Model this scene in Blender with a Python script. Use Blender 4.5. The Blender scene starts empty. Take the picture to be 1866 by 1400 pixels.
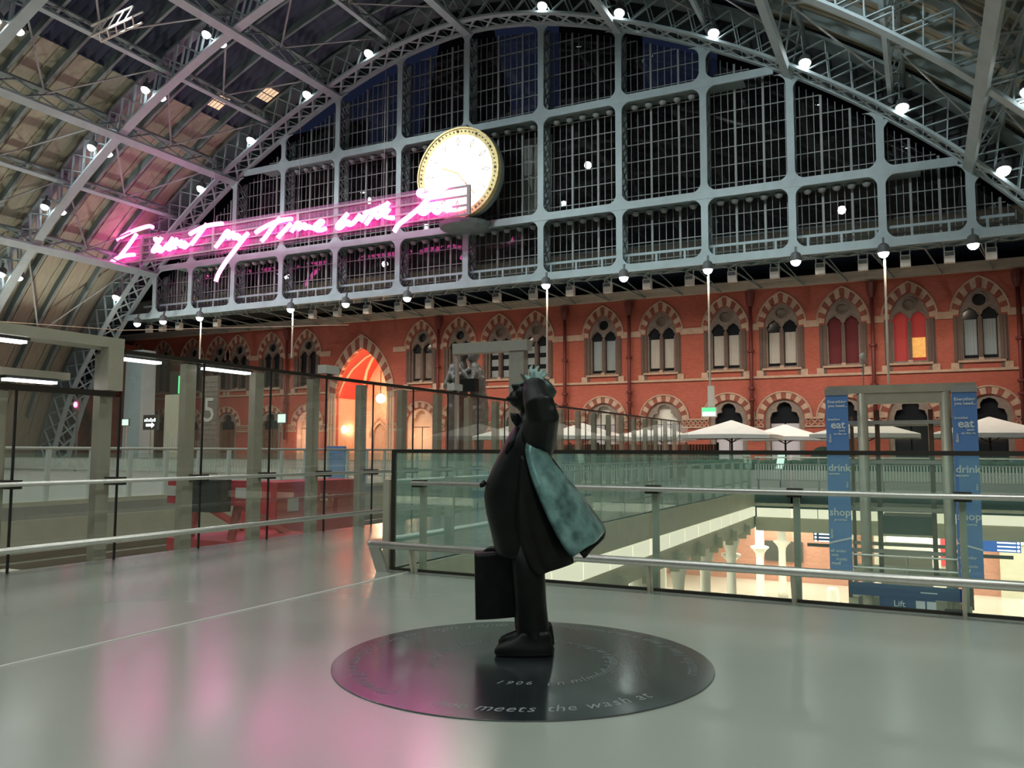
import bpy, bmesh, math, random
from mathutils import Vector, Matrix
import numpy as np
random.seed(7)
PI = math.pi
SC = bpy.context.scene
COL = SC.collection

# ---------------------------------------------------------------- camera
cd = bpy.data.cameras.new('camera')
cam = bpy.data.objects.new('camera', cd)
COL.objects.link(cam)
cd.sensor_fit = 'HORIZONTAL'
cd.sensor_width = 36.0
cd.lens = 36.0 * 1501.0 / 1866.0
cd.clip_start = 0.05
cd.clip_end = 400
YAW, PIT, ROLL = math.radians(26.5), math.radians(4.65), math.radians(0.2)
cam.matrix_world = (Matrix.Translation((0, 0, 1.52)) @ Matrix.Rotation(YAW, 4, 'Z')
                    @ Matrix.Rotation(PI / 2 + PIT, 4, 'X') @ Matrix.Rotation(ROLL, 4, 'Z'))
SC.camera = cam

# ---------------------------------------------------------------- world, exposure
w = bpy.data.worlds.new('night')
SC.world = w
w.use_nodes = True
bg = w.node_tree.nodes['Background']
bg.inputs[0].default_value = (0.10, 0.14, 0.34, 1)
bg.inputs[1].default_value = 0.07
vs = SC.view_settings
SC.display_settings.display_device = 'sRGB'
vs.view_transform = 'Standard'
vs.look = 'None'
vs.gamma = 1.0
vs.use_curve_mapping = False
vs.exposure = 0.0
cy = SC.cycles
cy.max_bounces = 5
cy.adaptive_threshold = 0.02
cy.diffuse_bounces = 3
cy.glossy_bounces = 4
cy.transmission_bounces = 6
cy.transparent_max_bounces = 32
cy.sample_clamp_indirect = 4.0
cy.use_denoising = True
cy.caustics_reflective = False
cy.caustics_refractive = False


def spot(name, loc, power, color=(1, 1, 1), target=None, angle=120, r=0.3, blend=0.6, parent=None):
    l = bpy.data.lights.new(name, 'SPOT')
    l.energy = power
    l.color = color
    l.spot_size = math.radians(angle)
    l.spot_blend = blend
    l.shadow_soft_size = r
    o = bpy.data.objects.new(name, l)
    COL.objects.link(o)
    o.location = loc
    d = (Vector(target) - Vector(loc)) if target else Vector((0, 0, -1))
    o.rotation_euler = d.to_track_quat('-Z', 'Y').to_euler()
    return o


def point(name, loc, power, color=(1, 1, 1), r=0.15):
    l = bpy.data.lights.new(name, 'POINT')
    l.energy = power
    l.color = color
    l.shadow_soft_size = r
    o = bpy.data.objects.new(name, l)
    COL.objects.link(o)
    o.location = loc
    return o


def area(name, loc, power, sx, sy, color=(1, 1, 1), target=None):
    l = bpy.data.lights.new(name, 'AREA')
    l.shape = 'RECTANGLE'
    l.size, l.size_y = sx, sy
    l.energy = power
    l.color = color
    o = bpy.data.objects.new(name, l)
    COL.objects.link(o)
    o.location = loc
    d = (Vector(target) - Vector(loc)) if target else Vector((0, 0, -1))
    o.rotation_euler = d.to_track_quat('-Z', 'Y').to_euler()
    return o


# the shed's own floodlights: along the arch ribs (Y of each rib), shining down
RIBS = [43.3, 34.2, 25.1, 16.0, 6.9, -2.2]
XC = -25.2                                     # centre line of the shed
COOL = (0.90, 1.0, 0.95)
for yr in (34.2, 25.1, 16.0, 6.9, -2.2, -11.0):
    for x, z in ((-50.5, 17.6), (-41.6, 23.2), (-31.3, 26.6), (-19.2, 26.8), (-9.4, 23.0), (-0.6, 17.6), (6.5, 10.5)):
        if x > -5 and yr > 10:
            continue
        p = {34.2: 2700, 25.1: 2200, 16.0: 1500, 6.9: 1300, -2.2: 1100, -11.0: 900}[yr] * (1.0 if x < -25 or yr < 8 else 0.8)
        spot('rib_flood', (x, yr, z - 0.5), p, COOL, (x * 0.85 - 2.5, yr + (6.0 if yr > 10 else 2.0), 0), 125 if x < -25 or yr < 8 else 92)
# added spots without fixtures at the third rib, brightening the gable screen
for x, z in ((-46.3, 19.6), (-36.6, 24.0), (-25.2, 26.2), (-14.6, 24.0), (-4.9, 19.6)):
    spot('gable_fill', (x, 25.1, z), 3500, (0.88, 0.97, 1.0), (x + 3, 44, 16.0), 62, blend=0.8)
# floodlights under the gable's bottom chord, washing the brick front
for x in (-47.2, -38.6, -33.9, -29.0, -24.2, -19.4, -14.6, -10.0, -5.5, -1.4, 2.4, 7.0):
    spot('chord_flood', (x, 43.6, 10.9), 900 if x > -35 else 620, (1, 0.82, 0.64), (x, 47.5, 0.0), 140)
# uplights at the left springing
for yr in (34.2, 25.1, 16.0, 6.9):
    spot('springing_uplight', (-57.5, yr + 4, 3.5), 3600, (1, 0.96, 0.80), (-47, yr + 4, 20), 84)
# lower hall
for (x, y, p) in ((-9.5, 20, 260), (-9.5, 29, 330), (-7, 39, 420), (0, 39, 420), (6, 39, 300), (-7, 46, 420), (0, 46, 420), (6, 46, 300), (4, 30, 300), (-12, 40, 300)):
    area('hall_light', (x, y, -1.75), p * 0.9, 3.0, 3.0, (1, 0.96, 0.84))
# lanterns of the arched porch
point('porch_lantern_light', (-37.7, 53.2, 5.5), 620, (1, 0.66, 0.40), 0.3)
point('porch_lantern_light', (-42.0, 54.4, 3.2), 800, (1, 0.66, 0.40), 0.3)
point('porch_uplight', (-39.2, 55.2, 6.2), 300, (1, 0.35, 0.20), 0.3)


# ---------------------------------------------------------------- materials
def mat(name, color, rough=0.6, metal=0.0, var=0.0, scale=3.0, bump=0.0, emit=None, es=0.0, spec=0.5, nosample=False, stretch=None):
    m = bpy.data.materials.new(name)
    m.use_nodes = True
    nt = m.node_tree
    b = nt.nodes['Principled BSDF']
    b.inputs['Base Color'].default_value = (*color, 1)
    b.inputs['Roughness'].default_value = rough
    b.inputs['Metallic'].default_value = metal
    b.inputs['Specular IOR Level'].default_value = spec
    if emit:
        b.inputs['Emission Color'].default_value = (*emit, 1)
        b.inputs['Emission Strength'].default_value = es
    if var or bump:
        tc = nt.nodes.new('ShaderNodeTexCoord')
        nz = nt.nodes.new('ShaderNodeTexNoise')
        nz.inputs['Scale'].default_value = scale
        nz.inputs['Detail'].default_value = 6
        src = tc.outputs['Object']
        if stretch:
            mp = nt.nodes.new('ShaderNodeMapping')
            mp.inputs['Scale'].default_value = stretch
            nt.links.new(src, mp.inputs[0])
            src = mp.outputs[0]
        nt.links.new(src, nz.inputs['Vector'])
        if var:
            r = nt.nodes.new('ShaderNodeValToRGB')
            r.color_ramp.elements[0].position = 0.3
            r.color_ramp.elements[1].position = 0.7
            r.color_ramp.elements[0].color = (*[c * (1 - var) for c in color], 1)
            r.color_ramp.elements[1].color = (*[min(1, c * (1 + var)) for c in color], 1)
            nt.links.new(nz.outputs[0], r.inputs[0])
            nt.links.new(r.outputs[0], b.inputs['Base Color'])
        if bump:
            bp = nt.nodes.new('ShaderNodeBump')
            bp.inputs['Strength'].default_value = bump
            nt.links.new(nz.outputs[0], bp.inputs['Height'])
            nt.links.new(bp.outputs[0], b.inputs['Normal'])
    if nosample:
        m.cycles.emission_sampling = 'NONE'
    return m


def glass(name, tint, gloss=1.0, rough=0.0, base=0.04, diff=0.0, dcol=(0.5, 0.6, 0.55)):
    m = bpy.data.materials.new(name)
    m.use_nodes = True
    nt = m.node_tree
    nt.nodes.clear()
    out = nt.nodes.new('ShaderNodeOutputMaterial')
    tr = nt.nodes.new('ShaderNodeBsdfTransparent')
    tr.inputs[0].default_value = (*tint, 1)
    gl = nt.nodes.new('ShaderNodeBsdfGlossy')
    gl.inputs['Roughness'].default_value = rough
    gl.inputs['Color'].default_value = (1, 1, 1, 1)
    lw = nt.nodes.new('ShaderNodeLayerWeight')
    lw.inputs[0].default_value = 0.25
    mth = nt.nodes.new('ShaderNodeMath')
    mth.operation = 'MULTIPLY_ADD'
    mth.inputs[1].default_value = gloss * 0.5
    mth.inputs[2].default_value = base
    mx = nt.nodes.new('ShaderNodeMixShader')
    nt.links.new(lw.outputs['Fresnel'], mth.inputs[0])
    nt.links.new(mth.outputs[0], mx.inputs[0])
    a = tr.outputs[0]
    if diff:
        df = nt.nodes.new('ShaderNodeBsdfDiffuse')
        df.inputs[0].default_value = (*dcol, 1)
        m2 = nt.nodes.new('ShaderNodeMixShader')
        m2.inputs[0].default_value = diff
        nt.links.new(a, m2.inputs[1])
        nt.links.new(df.outputs[0], m2.inputs[2])
        a = m2.outputs[0]
    nt.links.new(a, mx.inputs[1])
    nt.links.new(gl.outputs[0], mx.inputs[2])
    nt.links.new(mx.outputs[0], out.inputs[0])
    return m


def brick(name, c1, c2, mortar, scale=1.0, rough=0.8):
    m = mat(name, c1, rough)
    nt = m.node_tree
    b = nt.nodes['Principled BSDF']
    tc = nt.nodes.new('ShaderNodeTexCoord')
    mp = nt.nodes.new('ShaderNodeMapping')
    mp.inputs['Rotation'].default_value = (PI / 2, 0, 0)
    br = nt.nodes.new('ShaderNodeTexBrick')
    br.inputs['Color1'].default_value = (*c1, 1)
    br.inputs['Color2'].default_value = (*c2, 1)
    br.inputs['Mortar'].default_value = (*mortar, 1)
    br.inputs['Scale'].default_value = scale
    br.inputs['Mortar Size'].default_value = 0.010
    br.inputs['Brick Width'].default_value = 0.23
    br.inputs['Row Height'].default_value = 0.076
    nt.links.new(tc.outputs['Object'], mp.inputs[0])
    nt.links.new(mp.outputs[0], br.inputs['Vector'])
    nt.links.new(br.outputs['Color'], b.inputs['Base Color'])
    return m


M = {}
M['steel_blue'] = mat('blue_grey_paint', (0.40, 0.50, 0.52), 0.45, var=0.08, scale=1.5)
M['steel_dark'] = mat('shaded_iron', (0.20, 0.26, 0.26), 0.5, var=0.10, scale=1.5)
M['bars'] = mat('glazing_bar_paint', (0.33, 0.36, 0.35), 0.5)
M['gloom'] = mat('dark_spandrel', (0.022, 0.028, 0.026), 0.7)  # darkness of the spandrel put into the colour
M['upperbrick'] = mat('unlit_brick', (0.035, 0.024, 0.020), 0.85, var=0.3, scale=2)  # hotel brick where no lamp reaches, shade put into its colour
M['warmreflection'] = mat('warm_roof_reflection', (0.8, 0.6, 0.4), 0.6, emit=(1, 0.72, 0.45), es=0.75, var=0.3, scale=3)  # glow put in for reflections on the roof glass
M['boards'] = mat('roof_boards', (0.36, 0.345, 0.26), 0.7, var=0.12, scale=1.2, stretch=(1, 6, 1))
M['roofglass'] = mat('night_roof_glass', (0.06, 0.066, 0.12), 0.25, var=0.3, scale=0.6, stretch=(0.3, 6, 0.3))
M['pane'] = glass('gable_glass', (0.62, 0.64, 0.64), 0.7, base=0.05)
M['clear'] = glass('screen_glass', (0.965, 0.975, 0.96), 0.40, base=0.02, diff=0.045, dcol=(0.66, 0.62, 0.52))  # beige diffuse share put in for the haze of reflections
M['green'] = glass('balustrade_glass', (0.94, 0.98, 0.962), 0.35, base=0.018, diff=0.085, dcol=(0.58, 0.92, 0.78))
M['liftglass'] = glass('lift_glass', (0.95, 0.96, 0.92), 0.4, base=0.02, diff=0.02)
M['winpane'] = mat('window_pane', (0.02, 0.022, 0.025), 0.08)
M['brick'] = brick('red_brick', (0.47, 0.10, 0.062), (0.38, 0.075, 0.048), (0.33, 0.13, 0.09))
M['brickdark'] = mat('dark_brick', (0.25, 0.075, 0.052), 0.8, var=0.2, scale=6)
M['bricklow'] = brick('orange_brick', (0.52, 0.20, 0.12), (0.42, 0.16, 0.10), (0.45, 0.28, 0.2))
M['stone'] = mat('cream_stone', (0.47, 0.33, 0.24), 0.75, var=0.12, scale=4)
M['stonegrey'] = mat('grey_stone', (0.25, 0.20, 0.165), 0.8, var=0.15, scale=4)
M['shaft'] = mat('dark_stone_shaft', (0.13, 0.085, 0.07), 0.7, var=0.1)
M['iron_red'] = mat('oxide_red_iron', (0.14, 0.028, 0.025), 0.5)
M['eave'] = mat('cream_gutter', (0.45, 0.40, 0.33), 0.6, var=0.08)
M['curtain'] = mat('pale_curtain', (0.50, 0.48, 0.43), 0.85, var=0.08, scale=9, stretch=(6, 1, 0.3))
M['blind'] = mat('grey_blind', (0.30, 0.36, 0.37), 0.8)
M['redroom'] = mat('red_room', (0.40, 0.05, 0.05), 0.8, emit=(0.8, 0.06, 0.05), es=0.10)
M['maroonroom'] = mat('maroon_room', (0.14, 0.02, 0.025), 0.8)
M['lampgold'] = mat('gold_picture', (0.6, 0.35, 0.1), 0.6, emit=(1, 0.45, 0.10), es=0.55, var=0.4, scale=6)
M['doorpale'] = mat('pale_door', (0.60, 0.57, 0.62), 0.6)
M['black'] = mat('black_paint', (0.012, 0.012, 0.013), 0.5)
M['stainless'] = mat('brushed_stainless', (0.66, 0.63, 0.58), 0.38, 0.85, var=0.05, scale=20)
M['bronzepost'] = mat('bronze_fin', (0.50, 0.46, 0.36), 0.42, 0.2, var=0.08)
M['darkrail'] = mat('dark_rail', (0.07, 0.06, 0.05), 0.35, 0.6)
M['floor'] = mat('polished_stone', (0.43, 0.455, 0.395), 0.22, var=0.05, scale=0.6, spec=0.9)
M['plaza'] = mat('plaza_paving', (0.38, 0.37, 0.33), 0.5, var=0.06)
M['hall'] = mat('hall_floor', (0.68, 0.64, 0.54), 0.16, var=0.04)
M['cream'] = mat('cream_panel', (0.60, 0.57, 0.43), 0.6, var=0.05)
M['olive'] = mat('olive_fascia', (0.46, 0.44, 0.31), 0.5, var=0.06)
M['litstrip'] = mat('lit_cream_strip', (0.8, 0.76, 0.6), 0.6, emit=(1, 0.94, 0.72), es=0.72)
M['white'] = mat('white_plaster', (0.80, 0.77, 0.68), 0.5)
M['canvas'] = mat('white_canvas', (0.86, 0.83, 0.80), 0.85, var=0.03)
M['slate'] = mat('polished_slate', (0.020, 0.025, 0.028), 0.13, var=0.2, scale=2.0, spec=1.0)
M['slatetext'] = mat('cut_lettering', (0.24, 0.26, 0.26), 0.5)
M['bronze'] = mat('dark_bronze', (0.0075, 0.0085, 0.0075), 0.42, 0.2, var=0.35, scale=7, bump=0.15, spec=0.28)
M['bronzegreen'] = mat('greenish_bronze', (0.035, 0.055, 0.05), 0.40, 0.3, var=0.4, scale=9, bump=0.2, spec=0.35)
M['patina'] = mat('green_patina', (0.17, 0.31, 0.29), 0.28, 0.4, var=0.55, scale=9, bump=0.8)
M['bronzelight'] = mat('weathered_bronze', (0.17, 0.155, 0.14), 0.42, 0.4, var=0.3, scale=2.5)
M['neon'] = mat('pink_neon', (1, 0.4, 0.8), 0.5, emit=(1.0, 0.125, 0.50), es=8.0)
M['neonhalo'] = glass('neon_halo_sheet', (0.93, 0.90, 0.92), 0.1, base=0.0, diff=0.20, dcol=(0.80, 0.34, 0.62))  # added sheet, pink put in for the glow around the tubes
M['signframe'] = mat('sign_frame', (0.32, 0.28, 0.30), 0.5)
M['clockface'] = mat('lit_clock_face', (0.9, 0.88, 0.8), 0.5, emit=(1.0, 0.95, 0.84), es=2.3)
M['gold'] = mat('gilded_rim', (0.85, 0.66, 0.30), 0.4, 0.3, var=0.3, scale=8)
M['clockmark'] = mat('clock_numeral', (0.22, 0.22, 0.18), 0.5)
M['lens'] = mat('lit_lens', (1, 1, 1), 0.5, emit=(0.95, 1.0, 1.0), es=14.0, nosample=True)
M['tube'] = mat('fluorescent_tube', (1, 1, 1), 0.5, emit=(0.95, 0.92, 1.0), es=5.0)
M['lantern'] = mat('lit_lantern', (1, 0.9, 0.7), 0.5, emit=(1, 0.72, 0.42), es=22.0, nosample=True)
M['lampbody'] = mat('lamp_housing', (0.10, 0.11, 0.11), 0.5)
M['speaker'] = mat('white_speaker', (0.62, 0.58, 0.52), 0.6)
M['portalgrey'] = mat('portal_grey', (0.30, 0.28, 0.24), 0.6, var=0.06)
M['bannerblue'] = mat('banner_blue', (0.12, 0.27, 0.62), 0.55)
M['signblue'] = mat('sign_blue', (0.015, 0.045, 0.20), 0.4)
M['signlit'] = mat('lit_sign_blue', (0.02, 0.08, 0.35), 0.5, emit=(0.03, 0.12, 0.45), es=0.8)
M['text'] = mat('white_lettering', (0.72, 0.80, 0.88), 0.6)
M['textlit'] = mat('lit_lettering', (0.9, 0.95, 1), 0.6, emit=(0.85, 0.93, 1), es=1.6)
M['red'] = mat('buffer_red', (0.55, 0.025, 0.045), 0.45, var=0.06)
M['redpale'] = mat('faded_red', (0.62, 0.16, 0.14), 0.55)
M['rubber'] = mat('black_rubber', (0.02, 0.025, 0.02), 0.5)
M['whitepaint'] = mat('white_paint', (0.66, 0.63, 0.58), 0.5)
M['yellow'] = mat('yellow_mark', (0.55, 0.42, 0.08), 0.6)
M['concrete'] = mat('track_concrete', (0.20, 0.185, 0.13), 0.85, var=0.2, scale=2)
M['railsteel'] = mat('rail_steel', (0.40, 0.36, 0.30), 0.35, 0.9)
M['greenlit'] = mat('green_lit_sign', (0.05, 0.4, 0.15), 0.5, emit=(0.15, 0.95, 0.35), es=1.0)
M['exitlit'] = mat('exit_sign_face', (0.8, 0.95, 0.85), 0.5, emit=(0.75, 1.0, 0.88), es=0.9)
M['redlit'] = mat('red_signal', (1, 0.1, 0.2), 0.5, emit=(1, 0.05, 0.20), es=20.0, nosample=True)
M['amber'] = mat('amber_letters', (1, 0.7, 0.1), 0.5, emit=(1, 0.72, 0.15), es=1.6)
M['hedge'] = mat('clipped_hedge', (0.03, 0.07, 0.035), 0.8, var=0.5, scale=8, bump=0.6)
M['warmlit'] = mat('warm_lit_surface', (0.72, 0.48, 0.34), 0.7, var=0.06)  # warm lamplight put into the colour of lit doorways and porch
M['vaultred'] = mat('red_vault', (0.60, 0.06, 0.04), 0.7)
M['timber'] = mat('timber_fence', (0.17, 0.075, 0.045), 0.7, var=0.15)
M['screen'] = mat('dark_display', (0.05, 0.045, 0.035), 0.3)
M['slatwhite'] = mat('pale_balusters', (0.80, 0.84, 0.80), 0.45)


for nm_, cw_, cr_ in (('floor', 0.8, 0.20), ('slate', 1.0, 0.2)):
    b_ = M[nm_].node_tree.nodes['Principled BSDF']
    b_.inputs['Coat Weight'].default_value = cw_
    b_.inputs['Coat Roughness'].default_value = cr_
    b_.inputs['Coat IOR'].default_value = 1.7 if nm_ == 'floor' else 2.1


# ---------------------------------------------------------------- mesh builder
class MB:
    def __init__(s):
        s.v, s.f = [], []

    def add(s, vs_, fs_):
        n = len(s.v)
        s.v += [tuple(p) for p in vs_]
        s.f += [tuple(i + n for i in f) for f in fs_]
        return s

    def box(s, lo, hi):
        x0, y0, z0 = lo
        x1, y1, z1 = hi
        return s.add([(x0, y0, z0), (x1, y0, z0), (x1, y1, z0), (x0, y1, z0), (x0, y0, z1), (x1, y0, z1), (x1, y1, z1), (x0, y1, z1)],
                     [(3, 2, 1, 0), (4, 5, 6, 7), (0, 1, 5, 4), (1, 2, 6, 5), (2, 3, 7, 6), (3, 0, 4, 7)])

    def bar(s, a, b, w_, h_, up=(0, 0, 1)):
        a, b = Vector(a), Vector(b)
        d = (b - a)
        if d.length < 1e-6:
            return s
        d.normalize()
        up = Vector(up)
        if abs(d.dot(up)) > 0.98:
            up = Vector((0, 1, 0)) if abs(d.y) < 0.9 else Vector((1, 0, 0))
        r = d.cross(up).normalized()
        u = r.cross(d).normalized()
        o = []
        for p in (a, b):
            for i, j in ((-1, -1), (1, -1), (1, 1), (-1, 1)):
                o.append(p + r * (i * w_ / 2) + u * (j * h_ / 2))
        return s.add(o, [(3, 2, 1, 0), (4, 5, 6, 7), (0, 1, 5, 4), (1, 2, 6, 5), (2, 3, 7, 6), (3, 0, 4, 7)])

    def tube(s, pts, r, n=8, cap=True, sx=1.0):
        pts = [Vector(p) for p in pts]
        rs = r if isinstance(r, (list, tuple)) else [r] * len(pts)
        t0 = (pts[1] - pts[0]).normalized()
        up = Vector((0, 0, 1)) if abs(t0.z) < 0.9 else Vector((1, 0, 0))
        nrm = t0.cross(up).normalized()
        o, fs_ = [], []
        for i, p in enumerate(pts):
            a = pts[max(0, i - 1)]
            b = pts[min(len(pts) - 1, i + 1)]
            t = (b - a).normalized()
            nrm = (nrm - t * nrm.dot(t))
            nrm = nrm.normalized() if nrm.length > 1e-6 else t.orthogonal().normalized()
            bn = t.cross(nrm)
            for k in range(n):
                an = 2 * PI * k / n
                o.append(p + (nrm * math.cos(an) * sx + bn * math.sin(an)) * rs[i])
        for i in range(len(pts) - 1):
            for k in range(n):
                k2 = (k + 1) % n
                fs_.append((i * n + k, i * n + k2, (i + 1) * n + k2, (i + 1) * n + k))
        if cap:
            fs_.append(tuple(range(n - 1, -1, -1)))
            fs_.append(tuple((len(pts) - 1) * n + k for k in range(n)))
        return s.add(o, fs_)

    def lathe(s, prof, c, n=16):
        o, fs_ = [], []
        for r, z in prof:
            for k in range(n):
                a = 2 * PI * k / n
                o.append((c[0] + r * math.cos(a), c[1] + r * math.sin(a), c[2] + z))
        for i in range(len(prof) - 1):
            for k in range(n):
                k2 = (k + 1) % n
                fs_.append((i * n + k, i * n + k2, (i + 1) * n + k2, (i + 1) * n + k))
        fs_.append(tuple(range(n - 1, -1, -1)))
        fs_.append(tuple((len(prof) - 1) * n + k for k in range(n)))
        return s.add(o, fs_)

    def sphere(s, c, r, n=12, m=8, mtx=None):
        rx, ry, rz = r if isinstance(r, (list, tuple)) else (r, r, r)
        o, fs_ = [], []
        for i in range(1, m):
            th = PI * i / m
            for k in range(n):
                a = 2 * PI * k / n
                o.append(Vector((rx * math.sin(th) * math.cos(a), ry * math.sin(th) * math.sin(a), rz * math.cos(th))))
        o.append(Vector((0, 0, rz)))
        o.append(Vector((0, 0, -rz)))
        for i in range(m - 2):
            for k in range(n):
                k2 = (k + 1) % n
                fs_.append((i * n + k, (i + 1) * n + k, (i + 1) * n + k2, i * n + k2))
        for k in range(n):
            k2 = (k + 1) % n
            fs_.append((len(o) - 2, k, k2))
            fs_.append((len(o) - 1, (m - 2) * n + k2, (m - 2) * n + k))
        if mtx:
            o = [mtx @ p for p in o]
        return s.add([p + Vector(c) for p in o], fs_)

    def prism(s, poly, fn, d0, d1):
        """extrude a 2-D outline: fn(a, b, depth) -> point"""
        n = len(poly)
        o = [fn(a, b, d0) for a, b in poly] + [fn(a, b, d1) for a, b in poly]
        fs_ = [tuple(range(n)), tuple(range(2 * n - 1, n - 1, -1))]
        for i in range(n):
            j = (i + 1) % n
            fs_.append((i, i + n, j + n, j))
        return s.add(o, fs_)

    def plate(s, loops, fn, d0, d1):
        """flat plate with holes: first loop outline, the others holes; fn(a, b, depth)"""
        cu = bpy.data.curves.new('t', 'CURVE')
        cu.dimensions = '2D'
        cu.fill_mode = 'BOTH'
        cu.extrude = 0.5
        for lp in loops:
            sp = cu.splines.new('POLY')
            sp.points.add(len(lp) - 1)
            for p, (a, b) in zip(sp.points, lp):
                p.co = (a, b, 0, 1)
            sp.use_cyclic_u = True
        ob = bpy.data.objects.new('t', cu)
        COL.objects.link(ob)
        me = ob.evaluated_get(bpy.context.evaluated_depsgraph_get()).to_mesh()
        s.add([fn(v.co.x, v.co.y, d0 + (v.co.z + 0.5) * (d1 - d0)) for v in me.vertices], [tuple(p.vertices) for p in me.polygons])
        ob.to_mesh_clear()
        bpy.data.objects.remove(ob)
        bpy.data.curves.remove(cu)
        return s

    def text(s, body, size, fn, align='LEFT', shear=0.0, wide=1.0, depth=0.02, bold=0.0, anchor='BOTTOM_BASELINE'):
        cu = bpy.data.curves.new('t', 'FONT')
        cu.body = body
        cu.size = size
        cu.align_x = align
        cu.shear = shear
        cu.extrude = depth / 2
        cu.offset = bold
        cu.resolution_u = 2
        ob = bpy.data.objects.new('t', cu)
        COL.objects.link(ob)
        me = ob.evaluated_get(bpy.context.evaluated_depsgraph_get()).to_mesh()
        s.add([fn(v.co.x * wide, v.co.y, v.co.z) for v in me.vertices], [tuple(p.vertices) for p in me.polygons])
        ob.to_mesh_clear()
        bpy.data.objects.remove(ob)
        bpy.data.curves.remove(cu)
        return s

    def loft(s, rings, cap=True, closed=True):
        n = len(rings[0])
        o = [p for r in rings for p in r]
        fs_ = []
        for i in range(len(rings) - 1):
            for k in range(n if closed else n - 1):
                k2 = (k + 1) % n
                fs_.append((i * n + k, i * n + k2, (i + 1) * n + k2, (i + 1) * n + k))
        if cap and closed:
            fs_.append(tuple(range(n - 1, -1, -1)))
            fs_.append(tuple((len(rings) - 1) * n + k for k in range(n)))
        return s.add(o, fs_)

    def build(s, name, m, parent=None, smooth=False, kind=None, label=None, fix=True):
        me = bpy.data.meshes.new(name)
        vv = s.v
        if parent is not None:
            inv = parent.matrix_basis.inverted()
            pp = parent.parent
            while pp is not None:
                inv = inv @ pp.matrix_basis.inverted()
                pp = pp.parent
            vv = [inv @ Vector(p) for p in vv]
        me.from_pydata([tuple(p) for p in vv], [], s.f)
        if fix:
            bm = bmesh.new()
            bm.from_mesh(me)
            bmesh.ops.recalc_face_normals(bm, faces=bm.faces)
            bm.to_mesh(me)
            bm.free()
        if smooth:
            for p in me.polygons:
                p.use_smooth = True
        me.materials.append(m if not isinstance(m, str) else M[m])
        o = bpy.data.objects.new(name, me)
        COL.objects.link(o)
        if parent is not None:
            o.parent = parent
        if kind:
            o['kind'] = kind
        if label:
            o['label'] = label
        return o


def thing(name, label, cat, loc=(0, 0, 0), rz=0.0, group=None):
    o = bpy.data.objects.new(name, None)
    COL.objects.link(o)
    o.empty_display_size = 0.2
    o.location = loc
    o.rotation_euler = (0, 0, rz)
    o['label'] = label
    o['category'] = cat
    if group:
        o['group'] = group
    o.matrix_basis          # evaluated from loc / rot
    return o


def tag(o, label, cat, group=None):
    o['label'] = label
    o['category'] = cat
    if group:
        o['group'] = group
    return o


def dup(o, loc, label=None, rz=None):
    c = o.copy()
    COL.objects.link(c)
    c.location = loc
    if rz is not None:
        c.rotation_euler[2] = rz
    if label:
        c['label'] = label
    for ch in list(o.children):
        k = ch.copy()
        COL.objects.link(k)
        k.parent = c
        for g in list(ch.children):
            h = g.copy()
            COL.objects.link(h)
            h.parent = k
    return c


def struct(o):
    o['kind'] = 'structure'
    return o


def root(name, loc=(0, 0, 0), rz=0.0):
    o = bpy.data.objects.new(name, None)
    COL.objects.link(o)
    o.location = loc
    o.rotation_euler = (0, 0, rz)
    o['kind'] = 'structure'
    return o


XZ = lambda y: (lambda a, b, d: (a, y + d, b))
ORD = ['first', 'second', 'third', 'fourth', 'fifth', 'sixth', 'seventh', 'eighth', 'ninth', 'tenth', 'eleventh', 'twelfth', 'thirteenth',
       'fourteenth', 'fifteenth', 'sixteenth', 'seventeenth', 'eighteenth', 'nineteenth', 'twentieth', 'twenty-first', 'twenty-second',
       'twenty-third', 'twenty-fourth', 'twenty-fifth', 'twenty-sixth', 'twenty-seventh', 'twenty-eighth', 'twenty-ninth', 'thirtieth']

# ================================================================ STRUCTURE
PS = np.array([0, 5, 10, 15, 19.6, 23.9, 27.6, 32.5, 35.5, 37.2])
PZ = np.array([28.1, 27.5, 25.95, 23.75, 21.2, 18.2, 15.0, 9.4, 4.6, 0.0])
SL = np.gradient(PZ, PS)
SL[0] = 0.0


def prof(s):
    s = abs(s)
    if s >= PS[-1]:
        return 0.0
    i = int(np.searchsorted(PS, s, 'right')) - 1
    h = PS[i + 1] - PS[i]
    t = (s - PS[i]) / h
    return float((2 * t**3 - 3 * t**2 + 1) * PZ[i] + (t**3 - 2 * t**2 + t) * h * SL[i] + (-2 * t**3 + 3 * t**2) * PZ[i + 1] + (t**3 - t**2) * h * SL[i + 1])


def span(z):
    lo, hi = 0.0, 37.2
    for _ in range(40):
        m_ = (lo + hi) / 2
        if prof(m_) > z:
            lo = m_
        else:
            hi = m_
    return lo


def normal(s):
    e = 0.05
    dx, dz = 2 * e, prof(s + e) - prof(s - e)
    if abs(s) > 37.1:
        dx, dz = 0.25, -1.0 if s > 0 else 1.0
    n = Vector((-dz, 0, dx)).normalized()
    return n


# stations at even arc length
fine = np.linspace(-37.2, 37.2, 1500)
fz = np.array([prof(a) for a in fine])
al = np.concatenate([[0], np.cumsum(np.hypot(np.diff(fine), np.diff(fz)))])


def stations(n, s0=-37.2, s1=37.2):
    a0, a1 = np.interp([s0, s1], fine, al)
    return [float(np.interp(a, al, fine)) for a in np.linspace(a0, a1, n + 1)]


def rp(s, off, y):
    n = normal(s)
    return Vector((XC + s + n.x * off, y, prof(s) + n.z * off))


def ribbon(mb, ss, o0, o1, y0, y1):
    mb.loft([[rp(s, o0, y0), rp(s, o0, y1), rp(s, o1, y1), rp(s, o1, y0)] for s in ss])


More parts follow.
